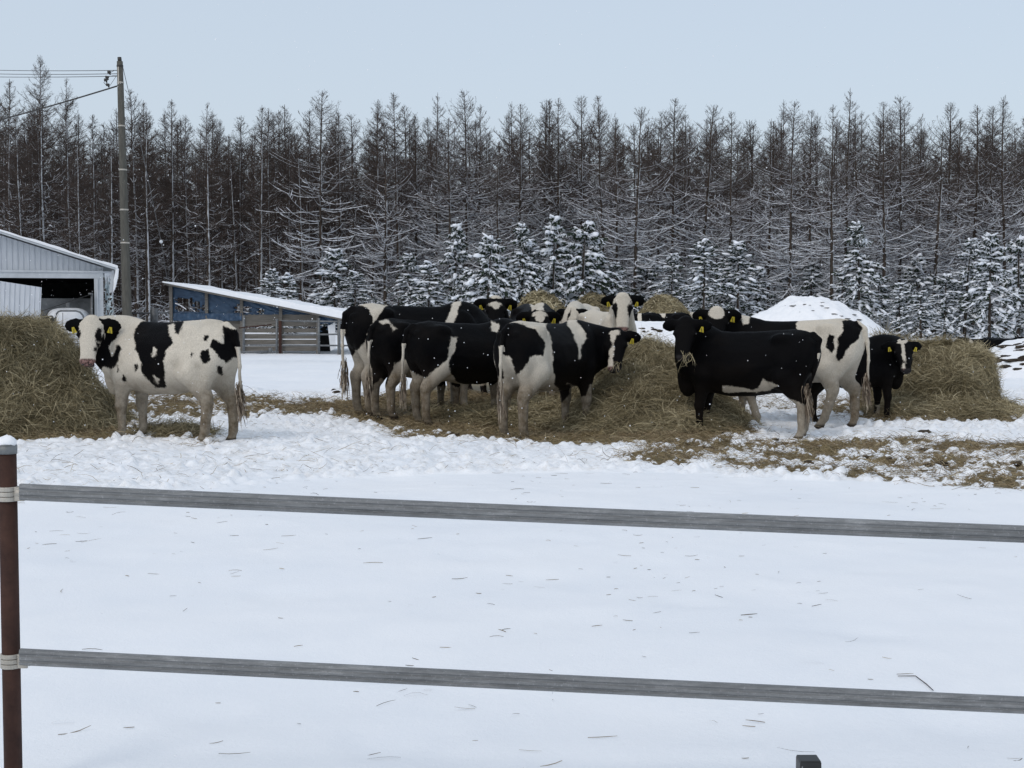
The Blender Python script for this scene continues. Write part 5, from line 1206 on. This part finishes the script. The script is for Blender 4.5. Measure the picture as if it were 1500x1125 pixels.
make_cow('nearest cow in the centre, two broad white bands on its black side, head turned back',
    (806, 16.1), 54, 0.965, (902, 484, 16.6), TOCAM - 6, 62, 'w', [
    (1, [(725,478),(745,472),(765,472),(785,480),(798,500),(797,520),(792,517),(777,520),(768,540),(758,545),(750,520),(736,512),(742,552),(733,552),(726,520)]),
    (1, [(803,468),(830,468),(846,505),(849,525),(852,505),(862,497),(845,466),(880,465),(915,480),(910,560),(865,565),(858,582),(850,584),(846,568),(830,560),(822,585),(821,620),(700,900),(821,575),(812,560),(808,500),(800,480)]),
    (1, [(821,570),(836,560),(836,582),(822,597)]),
    ], head=('b', [(-1, 0.03, -0.02, 0.035, 0.075), (-1, 0.14, -0.03, 0.13, 0.024), (-1, 0.33, -0.045, 0.10, 0.024), (-1, 0.46, -0.06, 0.08, 0.045)]),
    legs=dict(hl=(0.0, 0), hr=(-0.03, 0), fr=(0.02, 0)), ctrl=(0.30, -0.05, 0.0), tail=(-0.03, 0.02), dirt=1.15)
make_cow('cream faced cow with black eye patches, head held high behind the centre hay pile',
    (888, 19.9), -74, 0.95, (912, 432, 18.7), TOCAM - 1, 66, 'w', [], head=('w', [(1, 0.24, 0.112, 0.13, 0.045), (1, 0.23, -0.112, 0.13, 0.045)]),
    ctrl=(0.16, 0, 0.28), dirt=0.7)
make_cow('black faced cow with white forehead triangle and cream poll, facing the camera behind the huddle',
    (700, 20.9), -66, 1.02, (726, 436, 19.5), TOCAM + 4, 58, 'w', [(1, [(600,455),(760,450),(760,520),(600,520)]), (1,[(670,560),(720,560),(720,592),(670,590)])],
    head=('b', [(-1, -0.02, 0, 0.04, 0.09), (-1, 0.105, 0, 0.03, 0.085), (-1, 0.14, 0, 0.05, 0.045)]), ctrl=(0.3, 0, 0.12), legs=dict(fl=(0.03, 0), fr=(0.0, 0)))
make_cow('black cow with pale triangular forehead, only its low head showing among the huddle',
    (783, 20.6), -80, 1.0, (790, 455, 18.6), TOCAM + 6, 52, 'b', [(-1, [(775,440),(795,440),(795,458),(780,458)])],
    head=('b', [(-1, 0.06, 0, 0.045, 0.10), (-1, 0.12, 0, 0.08, 0.06), (-1, -0.03, 0.02, 0.03, 0.06)]), ctrl=(0.3, 0, 0.0), legs=dict(), white_legs=0.3)
make_cow('white faced cow with black stripe, peeping out beside the cream faced cow',
    (850, 22.3), -100, 1.0, (836, 451, 20.9), TOCAM - 30, 55, 'w', [], head=('w', [(1, 0.16, 0.02, 0.10, 0.018), (1, 0.12, -0.12, 0.1, 0.03)]), dirt=0.6)
make_cow('all black faced cow with white belly spot and white tail, foremost of the right pair',
    (1094, 15.75), 151, 0.90, (1004, 467, 15.6), TOCAM - 10, 66, 'b', [
    (-1, [(1117,553),(1138,562),(1125,572),(1100,573),(1110,566)]), (-1, [(1060,566),(1090,568),(1110,573),(1060,573)]),
    (-1, [(1152,580),(1172,590),(1183,592),(1195,580),(1195,660),(1150,660)]),
    ], head=('b', []), legs=dict(hl=(-0.02, 0), hr=(0.04, 0.0), fl=(0.02, 0), fr=(0.05, 0)), ctrl=(0.12, 0.15, 0.12), tail=(0.10, 0.16), dirt=0.7, tags=(0, 1))
make_cow('cow with white rump, black rump patches and white forehead, behind the black faced cow',
    (1156, 16.9), 155, 0.965, (1050, 452, 16.9), TOCAM + 2, 60, 'w', [
    (1, [(1060,440),(1155,455),(1172,466),(1166,475),(1172,560),(1060,575)]),
    (-1, [(1084,458),(1099,458),(1097,473),(1090,475)]),
    (1, [(1232,469),(1250,466),(1262,480),(1256,495),(1245,505),(1228,530),(1222,520),(1226,495),(1233,485)]),
    (1, [(1213,488),(1220,492),(1221,512),(1216,518),(1210,508)]),
    (1, [(1104,572),(1121,574),(1120,602),(1112,600)]),
    ], head=('b', [(-1, 0.05, 0, 0.10, 0.10)]), legs=dict(hl=(0.28, 0), hr=(-0.06, 0.0), fl=(-0.20, 0), fr=(0.12, 0)), ctrl=(0.2, 0.05, 0.05), tail=(-0.03, 0.02), dirt=0.85)
make_cow('small black cow with white blaze, standing in front of the right haystack',
    (1248, 17.6), 16, 0.80, (1323, 499, 17.3), TOCAM + 12, 58, 'b', [(-1, [(1258,566),(1278,570),(1278,580),(1250,578)]), (-1, [(1283,596),(1292,594),(1294,620),(1282,620)])],
    head=('b', [(-1, 0.0, -0.02, 0.06, 0.10), (-1, 0.2, -0.02, 0.2, 0.028), (-1, 0.46, -0.04, 0.07, 0.035)]), ctrl=(0.28, -0.1, 0.05), dirt=0.7, zoff=-0.02)

# far cows, seen over the snow bank and behind the snow heap
far = [((926, 41.0), 178, 'far black cow with one white band, leftmost behind the snow bank', 'b', [(-1, [(934, 455), (940, 455), (940, 530), (934, 530)])]),
       ((972, 41.6), 150, 'far black and white blotched cow, second behind the snow bank', 'b', [(-1, [(951, 455), (960, 459), (957, 472), (948, 470)]), (-1, [(964, 455), (976, 455), (974, 466), (966, 463)])])]
for at, hd, lab, b_, dec in far:
    make_cow(lab, at, hd, 0.90, (at[0] - 36, 486, at[1]), 80, 60, b_, dec, head=(b_, []), vox=0.035, group='far cows beyond the snow bank', dirt=0.5, tags=(0, 0))
make_cow('far cream coloured cow at the right end behind the snow bank', (1008, 44.5), 178, 0.93, (975, 486, 44.5), 80, 55, 'w', [], head=('w', []), vox=0.035, group='far cows beyond the snow bank', dirt=0.8, tags=(0, 0))
for at, hd, lab, hx, dec in [((1436, 36.0), 172, 'far black cow with a small white mark behind the feed rail', 1400, [(-1, [(1421, 496), (1425, 500), (1424, 508), (1420, 506)])]), ((1472, 37.0), 8, 'far all black cow partly behind the snow heap at right', 1510, [(-1, [(1455, 500), (1458, 500), (1458, 508), (1455, 508)])])]:
    make_cow(lab, at, hd, 0.78, (hx, 508, at[1]), 80, 45, 'b', dec, head=('b', []), vox=0.035, group='far cows behind the feed rail', dirt=0.3, tags=(0, 0), zoff=-0.5)

# falling snow
n = 8000; yy = 3.0 + 40 * rng.random(n) ** 0.75; xx = rng.uniform(-0.42, 0.42, n) * yy; zz = CAMH + rng.uniform(-0.36, 0.3, n) * yy; k = zz > 0.3; xx, yy, zz = xx[k], yy[k], zz[k]; n = len(xx)
vi, fi = ico(1); s_ = rng.uniform(0.0018, 0.0042, n) * np.interp(yy, [3, 12, 45], [0.5, 1.0, 1.5])
V = (vi[None] * s_[:, None, None] + np.stack([xx, yy, zz], -1)[:, None]).reshape(-1, 3); Fq = (fi[None] + (np.arange(n) * len(vi))[:, None, None]).reshape(-1, 3)
o = link('falling_snow', mk_mesh('falling_snow', V, Fq), M['snow']); tag(o, 'sparse small snowflakes drifting down in front of the herd', 'snowflakes', kind='stuff')
